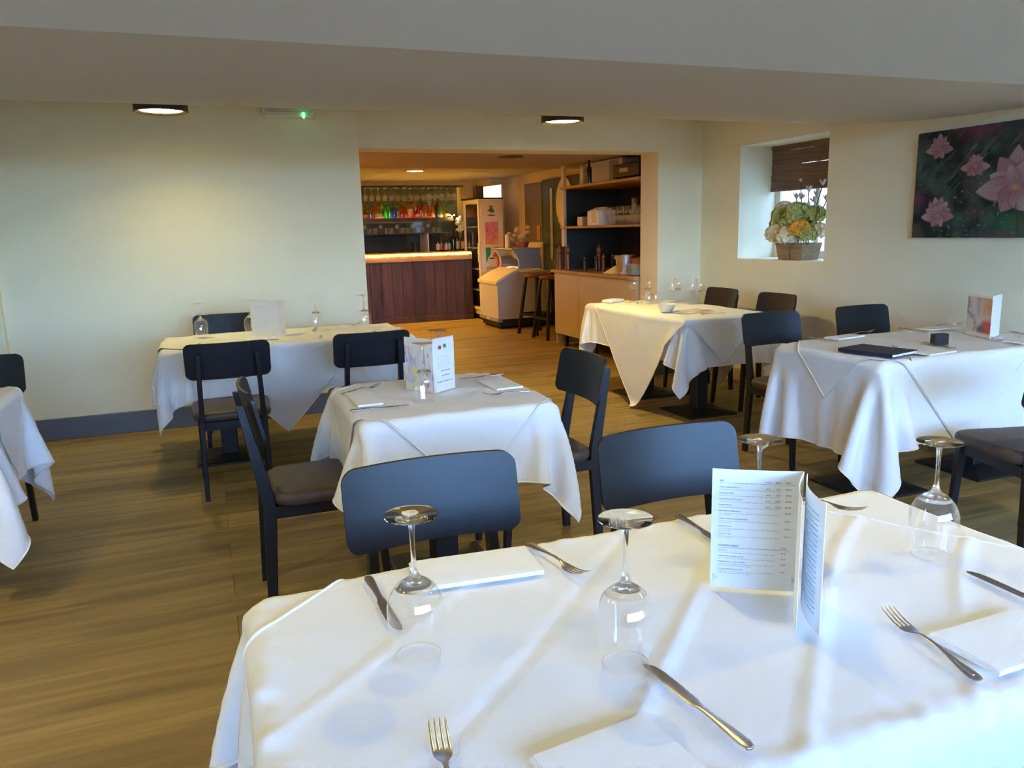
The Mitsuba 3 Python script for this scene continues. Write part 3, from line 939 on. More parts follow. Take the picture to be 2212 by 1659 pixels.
napkin(.430, 1.335, .235, .125, -.10, 'long folded napkin at the back of the near table between knife and fork', ZN, seed=1)
napkin(1.085, .752, .20, .118, .02, 'folded napkin at the right of the near table beside the fork', ZN, seed=2)
napkin(.405, .735, .170, .125, .12, 'folded napkin at the bottom of the picture left of the knife', ZN, seed=3)
napkin(.535, 3.0, .095, .27, .02, 'napkin at the left of the small middle table', .7575, seed=4)
napkin(1.11, 3.025, .115, .23, .02, 'napkin at the right of the small middle table', .7575, seed=5)
napkin(3.27, 3.36, .22, .10, .15, 'napkin at the back left of the notebook table', .7575, seed=6)
napkin(3.23, 2.76, .20, .12, .1, 'napkin at the front of the notebook table before the black box', .7575, seed=7)
napkin(3.97, 3.36, .22, .10, .0, 'napkin at the back of the notebook table near the right wall', .7575, seed=8)
napkin(3.90, 2.78, .20, .12, .1, 'napkin at the right edge of the notebook table', .7575, seed=9)
napkin(3.27, 6.02, .18, .11, .45, 'thick folded napkin on the back left corner of the table with many glasses', .7575, .02, seed=10)
napkin(.30, 5.13, .2, .1, .1, 'napkin on the front of the far left table', .7575, seed=11)

# bowl and flat menu on the glass table
one('bowl', lathe([(0, .004), (.035, .004), (.037, 0), (.041, 0), (.043, .006), (.062, .030), (.073, .058), (.071, .059), (.058, .032), (.035, .012), (0, .010)], 40), 'mat_china', 'small white china bowl on the table by the bar opening', 'bowl', smooth=40, M=at(3.20, 5.06, .7575))


# ------------------------------------------------------------------ menus
def watercolour(n, m, seed):
    """A loose painted figure cover, as vertex colours: grey washes, pink, yellow and violet strokes."""
    u, v = np.meshgrid(np.linspace(0, 1, n), np.linspace(0, 1, m), indexing='ij')
    p = np.stack([u, v, u * 0], -1)
    c = np.ones((n, m, 3)) * np.array([.80, .79, .76])

    def wash(col, w):
        w = np.clip(w, 0, 1)[..., None]
        c[:] = c * (1 - w) + np.array(col) * w

    st = meshkit.fbm(np.stack([u * 14, v * 3.0, u * 0], -1), 3, seed)
    f = meshkit.fbm(p * 5, 3, seed + 1)
    wash((.42, .43, .46), (st - .52) * 4 * (v < .92))
    wash((.78, .42, .40), (f - .40) * 3.5 * np.exp(-((u - .22) / .2) ** 2) * (v > .38) * (v < .86))
    wash((.80, .74, .22), (meshkit.fbm(p * 4 + 7, 3, seed) - .36) * 4 * np.exp(-((u - .25) / .28) ** 2) * (v < .48))
    wash((.28, .24, .42), (meshkit.fbm(np.stack([u * 16, v * 5, u], -1), 2, seed + 2) - .62) * 6)
    wash((.60, .52, .66), (meshkit.fbm(np.stack([u * 9, v * 4, u], -1), 2, seed + 5) - .56) * 4 * (v < .6))
    wash((.70, .10, .14), (meshkit.fbm(p * 12, 2, seed + 3) - .76) * 9)
    wash((.86, .86, .84), np.clip((v - .88) * 20, 0, 1))
    return c


def city_wash(n, m, seed):
    u, v = np.meshgrid(np.linspace(0, 1, n), np.linspace(0, 1, m), indexing='ij')
    p = np.stack([u, v, u * 0], -1)
    c = np.ones((n, m, 3)) * np.array([.66, .60, .58])

    def wash(col, w):
        w = np.clip(w, 0, 1)[..., None]
        c[:] = c * (1 - w) + np.array(col) * w

    f = meshkit.fbm(p * 6, 3, seed)
    wash((.33, .32, .36), (f - .48) * 4 * (u < .62))
    wash((.66, .30, .06), np.clip((u - .58) * 8, 0, 1) * np.clip((v - .45) * 6, 0, 1) * (.6 + .6 * (meshkit.fbm(p * 9, 2, seed + 1) - .3)))
    wash((.60, .10, .09), np.clip((u - .60 + .3 * (.4 - v)) * 7, 0, 1) * np.clip((.52 - v) * 7, 0, 1) * np.clip((v - .06) * 20, 0, 1))
    wash((.45, .33, .42), np.exp(-((u - .48) / .09) ** 2) * np.clip((v - .4) * 4, 0, 1) * .8)
    wash((.16, .15, .19), np.exp(-((u - .60) / .14) ** 2 - ((v - .22) / .13) ** 2) * 1.3 * f * 1.6)
    wash((.76, .74, .72), np.clip((.12 - v) * 20, 0, 1))
    return c


def sheet(w, h, bend=0.0, n=12, m=2, th=.0008):
    """An upright sheet: x along 0..w, y depth, z 0..h; front faces -y."""
    x = np.linspace(0, w, n)
    z = np.linspace(0, h, m)
    X, Z = np.meshgrid(x, z, indexing='ij')
    Y = bend * np.sin(PI * X / w)
    F, B = np.stack([X, Y, Z], -1), np.stack([X, Y + th, Z], -1)
    ring = [(i, 0) for i in range(n)] + [(n - 1, j) for j in range(1, m)] + [(i, m - 1) for i in range(n - 2, -1, -1)] + [(0, j) for j in range(m - 2, 0, -1)]
    return cat(grid_mesh(F), grid_mesh(B, True), loft([[F[r] for r in ring], [B[r] for r in ring]], True, False))


def printed(w, h, colors, bend=0.0, off=-.0004):
    n, m = colors.shape[:2]
    X, Z = np.meshgrid(np.linspace(0, w, n), np.linspace(0, h, m), indexing='ij')
    return grid_mesh(np.stack([X, bend * np.sin(PI * X / w) + off, Z], -1)), colors.reshape(-1, 3)


def upright_text(rows, w, h, bend=0.0, bold=False, off=-.0003):
    """rows: (text, x, z, cap height) laid on the sheet's front."""
    ms = []
    for t, x, z, c in rows:
        m = meshkit.text_mesh(t, c, .0002, bold)
        v = m.vertices.copy()
        X = v[:, 0] + x
        m.vertices = np.column_stack([X, bend * np.sin(PI * np.clip(X / w, 0, 1)) + off - v[:, 2], v[:, 1] + z])
        ms.append(m)
    return cat(ms)


def word_bars(rows, w, bend=0.0, off=-.0003, seed=0, hgt=.0011):
    """Lines of print too small to read: rows of short word-long marks (x, z, length)."""
    r = np.random.default_rng(seed)
    vs, fs = [], []
    for x, z, L in rows:
        e = x + L
        while x < e:
            l = r.uniform(.003, .009)
            b = len(vs)
            for X, Z in ((x, z), (min(x + l, e), z), (min(x + l, e), z + hgt), (x, z + hgt)):
                vs.append((X, bend * math.sin(PI * min(max(X / w, 0), 1)) + off, Z))
            fs.append((b, b + 1, b + 2, b + 3))
            x += l + .0013
    return np.array(vs), np.array(fs)


# the wine list on the near table: a folded card standing open, a printed leaf to the front left, the other leaf to the right
def wine_list():
    k = thing('wine_list', 'open white wine list standing on the near table', 'menu')
    A, B, C = np.array([.788, 1.094]), np.array([.914, 1.012]), np.array([.814, .902])
    h = .218

    def frame(p, q, z=.7585, lean=0.0):
        d = q - p
        return at(p[0], p[1], z, math.atan2(d[1], d[0]), rx=lean)

    w = float(np.linalg.norm(B - A))
    M = frame(A, B)
    part(k, 'leaf', sheet(w, h, -.003), 'mat_paper', 40, M=M)
    s = w / .158
    names = [('Rosso di casa vina Borda', ('£5.50', '£7.50', '£18.95'), 1), ('Merlot Del Veneto', ('£4.95', '£6.50', '£19.95'), 1), ('Montepulciano Zonin Classici', ('£7.65', '£9.95', '£28.95'), 1), ('Malbec Piantini', ('£8.50', '£10.50', '£29.95'), 1),
             ('Barbe Nero d\'Alese Bolana', ('', '', '£30.95'), 2), ('Organic Classico, Castello d\'Albola', ('', '', '£38.95'), 2), ('Amarone Zonin', ('', '', '£79.95'), 2), ('Barolo Urswelt', ('', '', '£69.95'), 2)]
    forts = [('Taylors Port', '£5.45', 1), ('Vermouth Bianco, Martini & Rossi', '£4.00', 1), ('Vermouth Extra Dry, Martini & Rossi', '£4.00', 2), ('Vermouth Rosso, Martini & Rossi', '£4.00', 2)]
    bold, small, z = [('RED', .013, h - .022, .0026), ('175ml', .092, h - .022, .0020), ('250ml', .110, h - .022, .0020), ('Bottle', .128, h - .022, .0020)], [], h - .033
    names_rows = []
    for nme, pr, lines in names:
        names_rows.append((nme, .013, z, .0020))
        for x, t in zip((.094, .111, .128), pr):
            if t:
                bold.append((t, x, z - .001, .0019))
        for q in range(lines):
            small.append((.013, z - .0042 - .0032 * q, .105 if q == 0 else .022))
        z -= .0108 + .0032 * (lines - 1)
    z -= .008
    bold += [('FORTIFIED WINES', .013, z, .0026), ('50ml', .124, z, .0020)]
    z2 = z - .0085
    for nme, t, lines in forts:
        names_rows.append((nme, .013, z2, .0019))
        bold.append((t, .124, z2 - .001, .0019))
        for q in range(lines):
            small.append((.013, z2 - .0042 - .0032 * q, .100 if q == 0 else .06))
        z2 -= .0105 + .0032 * (lines - 1)
    bold = [(t, x * s, zz, c * 1.05) for t, x, zz, c in bold]
    names_rows = [(t, x * s, zz, c * 1.05) for t, x, zz, c in names_rows]
    part(k, 'print', cat(upright_text(bold, w, h, -.003, True), upright_text(names_rows, w, h, -.003)), 'mat_ink', M=M, kind='stuff', label='dark printed names and prices')
    part(k, 'small_print', kind='stuff', mesh=word_bars([(x * s, zz, L * s) for x, zz, L in small], w, -.003, seed=3), mat='mat_ink_pale', M=M)
    part(k, 'rule', cat(bx(.013 * s, .145 * s, -.0036, -.0033, h - .0245, h - .0241), bx(.013 * s, .137 * s, -.0036, -.0033, z - .0025, z - .0021)), 'mat_ink', M=M)
    wm = np.ones((40, 14, 3)) * .84
    uu, vv = np.meshgrid(np.linspace(0, 1, 40), np.linspace(0, 1, 14), indexing='ij')
    sky_ = meshkit.fbm(np.stack([uu * 9, vv * 3, uu * 0], -1), 3, 4)
    wm -= np.clip((sky_ - .38 - .25 * vv) * 1.6, 0, .35)[..., None] * np.array([.7, .85, 1.0])
    pm, pc = printed(w * .94, .030, wm, 0, -.0002)
    pm.apply_translation((.004, -.0006, .002))
    part(k, 'print', pm, 'mat_print', M=M, color=pc, label='pale brown skyline printed along the foot')
    # inner leaf, then the outer leaf seen edge on from the right
    M2 = frame(C, B)
    w2 = float(np.linalg.norm(B - C))
    part(k, 'leaf', sheet(w2, h, .006), 'mat_paper', 40, M=M2)
    D = np.array([.838, .878])
    B2 = B + np.array([.006, -.002])
    M3 = frame(D, B2)
    w3 = float(np.linalg.norm(B2 - D))
    part(k, 'leaf', sheet(w3, h - .003, .012), 'mat_paper', 40, M=M3)
    rows = [(.020, h - .03 - .0085 * i, .085 + .02 * ((i * 7) % 3)) for i in range(20)]
    v, f = word_bars(rows, w3, .012, .0003, 5)
    v[:, 1] = .012 * np.sin(PI * v[:, 0] / w3) + .0014
    part(k, 'small_print', kind='stuff', mesh=(v, f), mat='mat_ink', M=M3)


wine_list()


def standing_menu(name_label, V, A, B, h, cover, text, cover_label, z=.757):
    """A folded card: spine at V, one leaf to A (painted cover), the other to B (text)."""
    k = thing('menu', name_label, 'menu', 'menus standing on the tables')
    V, A, B = (np.array(q, float) for q in (V, A, B))
    dA, dB = V - A, B - V
    wA, wB = np.linalg.norm(dA), np.linalg.norm(dB)
    MA, MB = at(A[0], A[1], z, math.atan2(dA[1], dA[0])), at(V[0], V[1], z, math.atan2(dB[1], dB[0]))
    part(k, 'leaf', sheet(wA, h), 'mat_paper', M=MA)
    if cover is not None:
        pm, pc = printed(wA, h * .93, cover)
        part(k, 'cover', pm, 'mat_print', M=MA, color=pc, label=cover_label)
    part(k, 'leaf', sheet(wB, h), 'mat_paper', M=MB)
    if text:
        text(k, wB, h, MB)
    return k


def flag_text(k, w, h, M):
    part(k, 'flag_block', bx(w * .27, w * .40, -.0008, -.0003, h * .79, h * .855), 'mat_red', M=M, label='small red flag block')
    part(k, 'flag_block', bx(w * .50, w * .63, -.0008, -.0003, h * .805, h * .87), 'mat_green', M=M, label='small green flag block')
    rows = [(w * .2, h * (.66 - .028 * i), w * (.62 - .05 * (i % 3))) for i in range(9)]
    part(k, 'small_print', kind='stuff', mesh=word_bars(rows, w, seed=8, hgt=.0013), mat='mat_ink_pale', M=M)
    part(k, 'print', word_bars([(w * .36, h * .375, w * .42), (w * .38, h * .285, w * .38), (w * .16, h * .175, w * .72)], w, seed=9, hgt=.0032), 'mat_ink', M=M, kind='stuff', label='three dark lines of lettering')


standing_menu('open menu with a painted cover and small flag blocks on the small middle table', (.812, 2.975), (.735, 3.12), (.925, 3.055), .218, watercolour(70, 100, 3), flag_text, 'painted cover of loose pink, yellow and violet figures')
standing_menu('menu with a red and orange painted cover standing near the right wall', (3.842, 2.935), (3.925, 3.145), (4.01, 3.01), .225, city_wash(60, 80, 5)[:, :, :], None, 'painted cover, grey at the left and red and orange at the right')


def pale_text(k, w, h, M):
    part(k, 'small_print', kind='stuff', mesh=word_bars([(w * .15, h * (.8 - .03 * i), w * (.7 - .1 * (i % 3))) for i in range(20)], w, seed=11, hgt=.0012), mat='mat_ink_pale', M=M)


standing_menu('white menu card standing on the far left table', (.432, 5.25), (.262, 5.37), (.475, 5.36), .225, None, None, '')
kk = [q for q in labels if q.startswith('menu')][-1]
part(kk, 'small_print', kind='stuff', mesh=word_bars([(.03, .19 - .0075 * i, .12 - .02 * (i % 3)) for i in range(20)], .208, seed=11, hgt=.0014), mat='mat_ink_pale', M=at(.262, 5.37, .757, math.atan2(-.12, .17)))

# menu lying flat beside the bowl
k = thing('menu', 'colourful menu lying flat beside the white bowl', 'menu')
c = city_wash(40, 50, 9)
pm, pc = printed(.32, .22, c)
M = at(3.22, 4.86, .758, .12) @ at(0, 0, .0015, 0, rx=-PI / 2)
part(k, 'leaf', bx(0, .32, 0, .22, 0, .001), 'mat_paper', M=at(3.22, 4.86, .758, .12))
v = np.column_stack([pm.vertices[:, 0], pm.vertices[:, 2], np.full(len(pm.vertices), .0014)])
part(k, 'cover', trimesh.Trimesh(v, pm.faces, process=False), 'mat_print', M=at(3.22, 4.86, .758, .12), color=pc)

# notebook and black box on the right-hand table
k = thing('notebook', 'closed black notebook with a ribbon at the corner of the right-hand table', 'notebook')
M = at(3.015, 2.885, .7585, .22)
part(k, 'cover', cat(rounded_plate(-.105, .105, -.145, .145, .0145, .017, .008, .001), rounded_plate(-.105, .105, -.145, .145, 0, .0025, .008, .001), bx(-.106, -.102, -.14, .14, .001, .016)), 'mat_navy', M=M)
part(k, 'pages', bx(-.101, .099, -.139, .139, .0025, .0145), 'mat_napkin', M=M, label='cream page edges')
part(k, 'ribbon', loft([[(x, y, z), (x + .005, y, z), (x + .005, y + .0004, z), (x, y + .0004, z)] for x, y, z in [(-.03, -.13, .010), (-.03, -.150, .010), (-.032, -.158, .004), (-.036, -.185, -.002), (-.040, -.2, -.02), (-.036, -.203, -.05)]]), 'mat_navy', M=M)
one('box', cat(bars([(0, 0, 0), (0, 0, .055)], [(.082, .048), (.078, .046)], .006)), 'mat_black', 'small black box standing in the middle of the notebook table', 'box', M=at(3.47, 2.925, .758, -.15))


# ------------------------------------------------------------------ window niche: blind and flower box
k = thing('window_blind', 'dark brown wooden blind half lowered in the window niche', 'blind')
n = 9
zs = np.linspace(1.675, 2.035, n + 1)
for i in range(n):
    a, b = zs[i] - .0006, zs[i + 1] + .0006
    sl = {4: (5.0, 5.45), 7: (5.3, 5.6), 2: (4.9, 5.0)}.get(i)
    dx = .003 * (i % 2)
    if sl:
        mesh = cat(bx(4.733 + dx, 4.745 + dx, 4.785, 5.815, a, b - .006), bx(4.733 + dx, 4.745 + dx, 4.785, sl[0], b - .006, b), bx(4.733 + dx, 4.745 + dx, sl[1], 5.815, b - .006, b))
    else:
        mesh = bx(4.733 + dx, 4.745 + dx, 4.785, 5.815, a, b, .0015)
    part(k, 'slat', mesh, 'mat_blind')
part(k, 'head_rail', bx(4.725, 4.78, 4.785, 5.815, 2.012, 2.04), 'mat_blind')
part(k, 'bottom_rail', bx(4.728, 4.752, 4.785, 5.815, 1.655, 1.677, .003), 'mat_blind')


def blossom(r, seed, n=90, flat=.8, petal=.34):
    """A round flower head of many small cupped petals."""
    q = np.random.default_rng(seed)
    ms = []
    for i in range(n):
        z = 1 - 1.7 * (i + .5) / n
        a = i * 2.39996 + q.normal() * .15
        d = np.array([math.sqrt(max(0, 1 - z * z)) * math.cos(a), math.sqrt(max(0, 1 - z * z)) * math.sin(a), z])
        p = d * r * np.array([1, 1, flat]) * q.uniform(.86, 1.06)
        t = np.cross(d, [.3, .2, 1.0])
        t /= np.linalg.norm(t)
        b = np.cross(d, t)
        s = r * petal * q.uniform(.7, 1.2)
        tw = q.uniform(0, PI)
        u, v = math.cos(tw) * t + math.sin(tw) * b, -math.sin(tw) * t + math.cos(tw) * b
        e = d * s * .35
        P = [p - d * s * .2, p + u * s + e, p + .7 * (u + v) * s * .9 + e * .7, p + v * s + e, p + .7 * (v - u) * s * .9 + e * .7, p - u * s + e, p - .7 * (u + v) * s * .9 + e * .7, p - v * s + e, p + .7 * (u - v) * s * .9 + e * .7]
        ms.append(trimesh.Trimesh(P, [(0, j, j % 8 + 1) for j in range(1, 9)], process=False))
    core = trimesh.creation.icosphere(1, r * .8)
    core.apply_scale([1, 1, flat])
    return cat(core, ms)


def cup_flower(r, seed, n=6):
    q = np.random.default_rng(seed)
    ms = []
    for i in range(n):
        a = 2 * PI * i / n + q.normal() * .2
        P = []
        for t in np.linspace(0, 1, 5):
            w = math.sin(PI * min(t * .8 + .12, 1)) * r * .55
            o = r * (.15 + .75 * math.sin(t * 1.5))
            z = r * 1.6 * t
            for sd in (-1, 0, 1):
                aa = a + sd * math.atan2(w, max(o, .01)) * .8
                P.append((o * math.cos(aa), o * math.sin(aa), z - .1 * r * abs(sd)))
        ms.append(grid_mesh(np.array(P).reshape(5, 3, 3)))
    return cat(ms)


def leaf(L, w):
    P = []
    for t in np.linspace(0, 1, 7):
        hw = w * math.sin(PI * t) ** .8
        P.append([(L * t, -hw, .1 * L * t * t - .08 * hw), (L * t, 0, .1 * L * t * t - .25 * hw), (L * t, hw, .1 * L * t * t - .08 * hw)])
    return grid_mesh(np.array(P))


BX, BY, BZ = 4.545, 5.225, 1.089
k = thing('flower_box', 'wooden box of cream, green and orange flowers on the window sill', 'flower box')
b = part(k, 'planter', hull([(BX + sx * w_, BY + sy * l_, z) for sx in (-1, 1) for sy in (-1, 1) for w_, l_, z in ((.085, .135, BZ), (.10, .16, BZ + .135))]), 'mat_planter', label='wooden planter')
part(b, 'batten', bx(BX - .107, BX - .096, BY - .01, BY + .01, BZ + .002, BZ + .135), 'mat_planter')
fq = np.random.default_rng(21)
heads = [(-.085, .13, .20, .075, 'petal_white'), (-.10, -.01, .185, .078, 'petal_white'), (-.03, .135, .335, .078, 'petal_green'), (-.06, .05, .29, .062, 'petal_green'), (-.04, -.035, .345, .085, 'petal_green'), (-.095, -.115, .235, .068, 'petal_orange'), (-.06, -.06, .25, .055, 'petal_orange'), (-.01, .145, .395, .06, 'petal_white'),
         (.02, -.13, .34, .07, 'petal_green'), (.02, .05, .37, .07, 'petal_green'), (.06, .0, .26, .08, 'petal_white'), (-.05, .155, .27, .06, 'petal_green'), (-.07, -.16, .19, .055, 'petal_green'), (.03, -.155, .22, .06, 'petal_white'), (-.06, .10, .265, .05, 'petal_green')]
for i, (dx, dy, dz, r, m) in enumerate(heads):
    part(k, 'flower_head', blossom(r * 1.12, 30 + i), 'mat_' + m, M=at(BX + dx * 1.1, BY + dy * 1.15, BZ + dz * 1.05))
for i in range(26):
    a = fq.uniform(0, 2 * PI)
    part(k, 'leaf', leaf(fq.uniform(.05, .09), fq.uniform(.012, .022)), 'mat_leaf', M=at(BX + .09 * math.cos(a) * fq.uniform(.4, 1), BY + .15 * math.sin(a) * fq.uniform(.4, 1), BZ + fq.uniform(.12, .33), a, rx=fq.uniform(-.5, .5)))
for i, (dy, top, bend) in enumerate([(.02, .62, .03), (.07, .49, .02), (-.09, .50, -.05), (-.12, .58, -.08), (-.05, .54, .0), (-.15, .46, -.1)]):
    pts = [(BX + .03, BY + dy * .4, BZ + .1), (BX + .04, BY + dy * .8, BZ + top * .55), (BX + .04, BY + dy + bend, BZ + top)]
    part(k, 'stem', tube(pts, .0035, 6), 'mat_twig', True)
    part(k, 'bud', cup_flower(.030 if i else .018, 60 + i), 'mat_petal_pink', True, M=at(*pts[-1]))
    if top > .49:
        part(k, 'bud', cup_flower(.030, 80 + i), 'mat_petal_pink', True, M=at(BX + .035, BY + dy * .9 + .02 * (-1) ** i, BZ + top * .78, 1, rx=.4 * (-1) ** i))

# ------------------------------------------------------------------ painting of water lilies on the right wall
PY0, PY1, PZ0, PZ1 = 3.953, 2.75, 1.27, 1.925


def lily_painting(n=420, m=240):
    y = np.linspace(PY0, PY1, n)[:, None] + np.zeros((1, m))
    z = np.linspace(PZ0, PZ1, m)[None, :] + np.zeros((n, 1))
    u, v = (PY0 - y), (z - PZ0)
    p = np.stack([u, v, u * 0], -1)
    d = (u + v) * .7071
    e = (u - v) * .7071
    streak = meshkit.fbm(np.stack([d * 9, e * 60, u * 0], -1), 3, 3)
    f = meshkit.fbm(p * 9, 4, 5)
    g = meshkit.fbm(p * 5 + 3, 3, 8)
    c = np.ones((n, m, 3)) * np.array([.016, .022, .020])

    def wash(col, w):
        w = np.clip(w, 0, 1)[..., None]
        c[:] = c * (1 - w) + np.array(col) * w

    wash((.05, .085, .06), (f - .40) * 3)
    wash((.02, .022, .04), (g - .55) * 4)
    wash((.13, .155, .13), (streak - .57) * 2.6 * np.clip((v - .24) * 7, 0, 1))
    wash((.10, .06, .05), (meshkit.fbm(p * 7 + 9, 3, 2) - .56) * 3.5)
    dab = meshkit.fbm(np.stack([u * 40, v * 70, u * 0], -1), 2, 12)
    wash((.20, .23, .20), (dab - .74) * 5 * (v < .36))
    wash((.03, .13, .05), np.exp(-((u - .66) / .08) ** 2 - ((v - .09) / .05) ** 2) * .8)
    wash((.17, .035, .075), (np.exp(-((u - .44) / .14) ** 2 - ((v - .64) / .055) ** 2) + np.exp(-((u - .02) / .05) ** 2 - ((v - .25) / .05) ** 2)) * .8)

    def petal(cx, cy, ang, L, w, tip, base, edge):
        ca, sa = math.cos(ang), math.sin(ang)
        a = (u - cx) * ca + (v - cy) * sa
        b = -(u - cx) * sa + (v - cy) * ca
        t = np.clip(a / L, 0, 1)
        hw = w * np.sin(PI * np.clip(t, 0, 1) ** .75) ** .8
        ins = (a > 0) & (a < L)
        q = np.clip((hw - np.abs(b)) / .006, 0, 1) * ins
        wash(edge, q)
        q2 = np.clip((hw * .93 - np.abs(b)) / .007, 0, 1) * ins
        vein = .85 + .3 * (meshkit.noise(np.stack([a * 20, b * 160, u * 0], -1), 4) - .5)
        col = (np.array(base)[None, None] * (1 - t[..., None] ** .7) + np.array(tip)[None, None] * t[..., None] ** .7) * vein[..., None]
        qq = q2[..., None]
        c[:] = c * (1 - qq) + col * qq

    pink, deep, pale = (.36, .20, .19), (.27, .085, .12), (.42, .30, .26)
    for cx, cy, R, back, front, up in [(.165, .545, .105, 5, 4, 1.0), (.425, .42, .105, 6, 5, .8), (.69, .285, .25, 5, 4, 1.0), (.185, .135, .125, 6, 4, 1.1), (.86, .55, .12, 5, 4, 1.0), (1.02, .2, .14, 5, 4, 1.0)]:
        order = sorted(range(back), key=lambda i: -abs(i - (back - 1) / 2))
        for i in order[::-1]:
            q = i / (back - 1)
            a = PI * (.14 + .72 * q)
            L = R * up * (.95 - .22 * abs(2 * q - 1))
            petal(cx, cy, a, L, R * .30, pale if (i + back) % 2 else pink, deep, (.25, .06, .12))
        for i in (0, front - 1, *range(1, front - 1)):
            q = i / (front - 1)
            a = PI * (1.02 + .96 * q)
            petal(cx, cy, a, R * (1.0 - .42 * math.sin(PI * q)), R * .30, pink if i % 2 else pale, deep, (.22, .05, .09))
        for dq, L in ((.42, .62), (.60, .58)):
            petal(cx, cy - .02 * R, PI * dq, R * L, R * .22, pale, deep, (.25, .06, .12))
        wash((.42, .25, .06), .9 * np.exp(-((u - cx) / (R * .12)) ** 2 - ((v - cy) / (R * .07)) ** 2))
        wash((.03, .05, .03), .8 * (np.abs(u - cx - .15 * (cy - v)) < .004) * (v < cy - .4 * R) * (v > cy - R * 1.3))
    return np.clip(c, 0, 1)


k = thing('painting', 'dark canvas painting of pink water lilies on the right wall', 'painting')
part(k, 'canvas', bx(XR - .035, XR + .001, PY1, PY0, PZ0, PZ1, .003), 'mat_navy')
pc = lily_painting()
n, m = pc.shape[:2]
yy, zz = np.meshgrid(np.linspace(PY0 - .002, PY1 + .002, n), np.linspace(PZ0 + .002, PZ1 - .002, m), indexing='ij')
part(k, 'picture', grid_mesh(np.stack([np.full(yy.shape, XR - .0358), yy, zz], -1)), 'mat_canvas', color=pc.reshape(-1, 3), label='pink water lilies on a dark green pond')

# ------------------------------------------------------------------ bar counter with its string of lights
k = thing('bar_counter', 'dark plank-fronted bar counter with a glowing string of lights along its top', 'bar counter')
part(k, 'carcass', bx(1.0, 3.99, 12.04, 12.5, .0, 1.04), 'mat_dark_wood')
x = 1.0
i = 0
while x < 3.98:
    w_ = .158 + .03 * ((i * 37) % 5) / 5
    part(k, 'plank', bx(x + .001, min(x + w_, 3.99) - .001, 12.0 + .003 * (i % 3 == 1), 12.045, .10, .945, .003), 'mat_dark_wood')
    x += w_
    i += 1
part(k, 'kickboard', bx(1.0, 3.99, 11.985, 12.05, 0, .098, .004), 'mat_dark_wood')
part(k, 'fascia', bx(1.0, 3.99, 11.97, 12.05, .945, 1.035, .004), 'mat_wood', label='orange wood fascia lit by the string of lights')
part(k, 'countertop', bx(1.0, 3.99, 11.985, 12.55, 1.045, 1.075, .004), 'mat_wood')
bulb = trimesh.creation.icosphere(1, .008)
bd = lit(bulb, (1.0, .64, .12), 110.0, w=.03)
for i in range(51):
    part(k, 'light_bead', bd, None, M=at(2.24 + i * .0345, 11.962, 1.043))
part(k, 'light_cable', tube([(1.0, 11.966, 1.043), (3.99, 11.966, 1.043)], .004, 6), 'mat_iron')

# back bar: shelves, counter, spirits, hanging glasses, wine
k = thing('back_bar', 'back bar shelving in an alcove behind the counter', 'shelves')
part(k, 'counter', bx(1.9, 4.34, 13.0, 13.74, .98, 1.05, .004), 'mat_bar_dark')
part(k, 'carcass', bx(1.9, 4.34, 13.06, 13.74, .0, .98), 'mat_bar_dark')
part(k, 'shelf', cat(bx(1.9, 4.10, 13.25, 13.74, 1.585, 1.625, .003), bx(1.9, 4.10, 13.25, 13.262, 1.565, 1.59)), 'mat_dark_wood', label='spirits shelf with a lit back edge')
part(k, 'shelf', bx(1.9, 4.02, 13.30, 13.74, 1.352, 1.376, .003), 'mat_bar_dark')
part(k, 'upright', bx(3.62, 3.645, 13.24, 13.74, 1.05, 1.36), 'mat_frame')
part(k, 'panel', bx(3.66, 4.33, 13.70, 13.742, 1.05, 1.40), 'mat_art_brown')
part(k, 'glass_rack', cat(*[bx(1.95 + .16 * i, 1.962 + .16 * i, 13.25, 13.72, 2.125, 2.14) for i in range(15)], bx(1.9, 4.3, 13.24, 13.74, 2.138, 2.155)), 'mat_bar_dark')
part(k, 'shelf_light', lit(bx(2.3, 4.05, 13.70, 13.73, 1.6255, 1.629), (1.0, .62, .13), 30.0, w=.1), None, label='warm light strip behind the bottles')
part(k, 'shelf_light', lit(bx(2.5, 4.0, 13.275, 13.285, 1.575, 1.584), (1.0, .75, .35), 3.0, w=.05), None)
for i, (bxx, bz) in enumerate([(4.02, 1.66), (4.06, 1.64), (4.10, 1.655), (4.20, 1.63), (4.15, 1.60)]):
    part(k, 'fairy_light', lit(trimesh.creation.icosphere(1, .014), (1.0, .85, .35), 45.0), None, M=at(bxx, 13.2, bz))


def bottle_prof(kind):
    return {'square': [(0, 0), (.040, 0), (.043, .004), (.043, .15), (.036, .172), (.016, .185), (.0145, .225), (.017, .228), (.017, .245), (0, .246)],
            'round': [(0, 0), (.036, 0), (.039, .005), (.039, .17), (.032, .20), (.017, .225), (.0145, .275), (.017, .278), (.016, .295), (0, .296)],
            'squat': [(0, 0), (.050, 0), (.054, .006), (.052, .09), (.036, .135), (.017, .150), (.016, .185), (.019, .187), (.018, .205), (0, .206)],
            'wine': [(0, 0), (.036, 0), (.0385, .005), (.0385, .185), (.033, .215), (.0165, .240), (.0145, .30), (.016, .302), (.0155, .315), (0, .316)]}[kind]


BOT = {}
for kd in ('square', 'round', 'squat'):
    pr = np.array(bottle_prof(kd))
    h = pr[-1, 1]
    cap = pr[-4:] * 1.0
    BOT[kd] = (lathe(pr[:-3], 16), lathe(np.vstack([[0, cap[0, 1] + .0], [cap[1, 0] + .0005, cap[1, 1]], [cap[2, 0] + .0005, cap[2, 1]], cap[3]]), 14), pr[2, 0], pr[3, 1] if kd != 'squat' else .085)
PB = {}
LABELC = ['label', 'label_red', 'paper', 'green']


ORDX = 'first second third fourth fifth sixth seventh eighth ninth tenth eleventh twelfth thirteenth fourteenth fifteenth sixteenth seventeenth eighteenth nineteenth twentieth'.split()


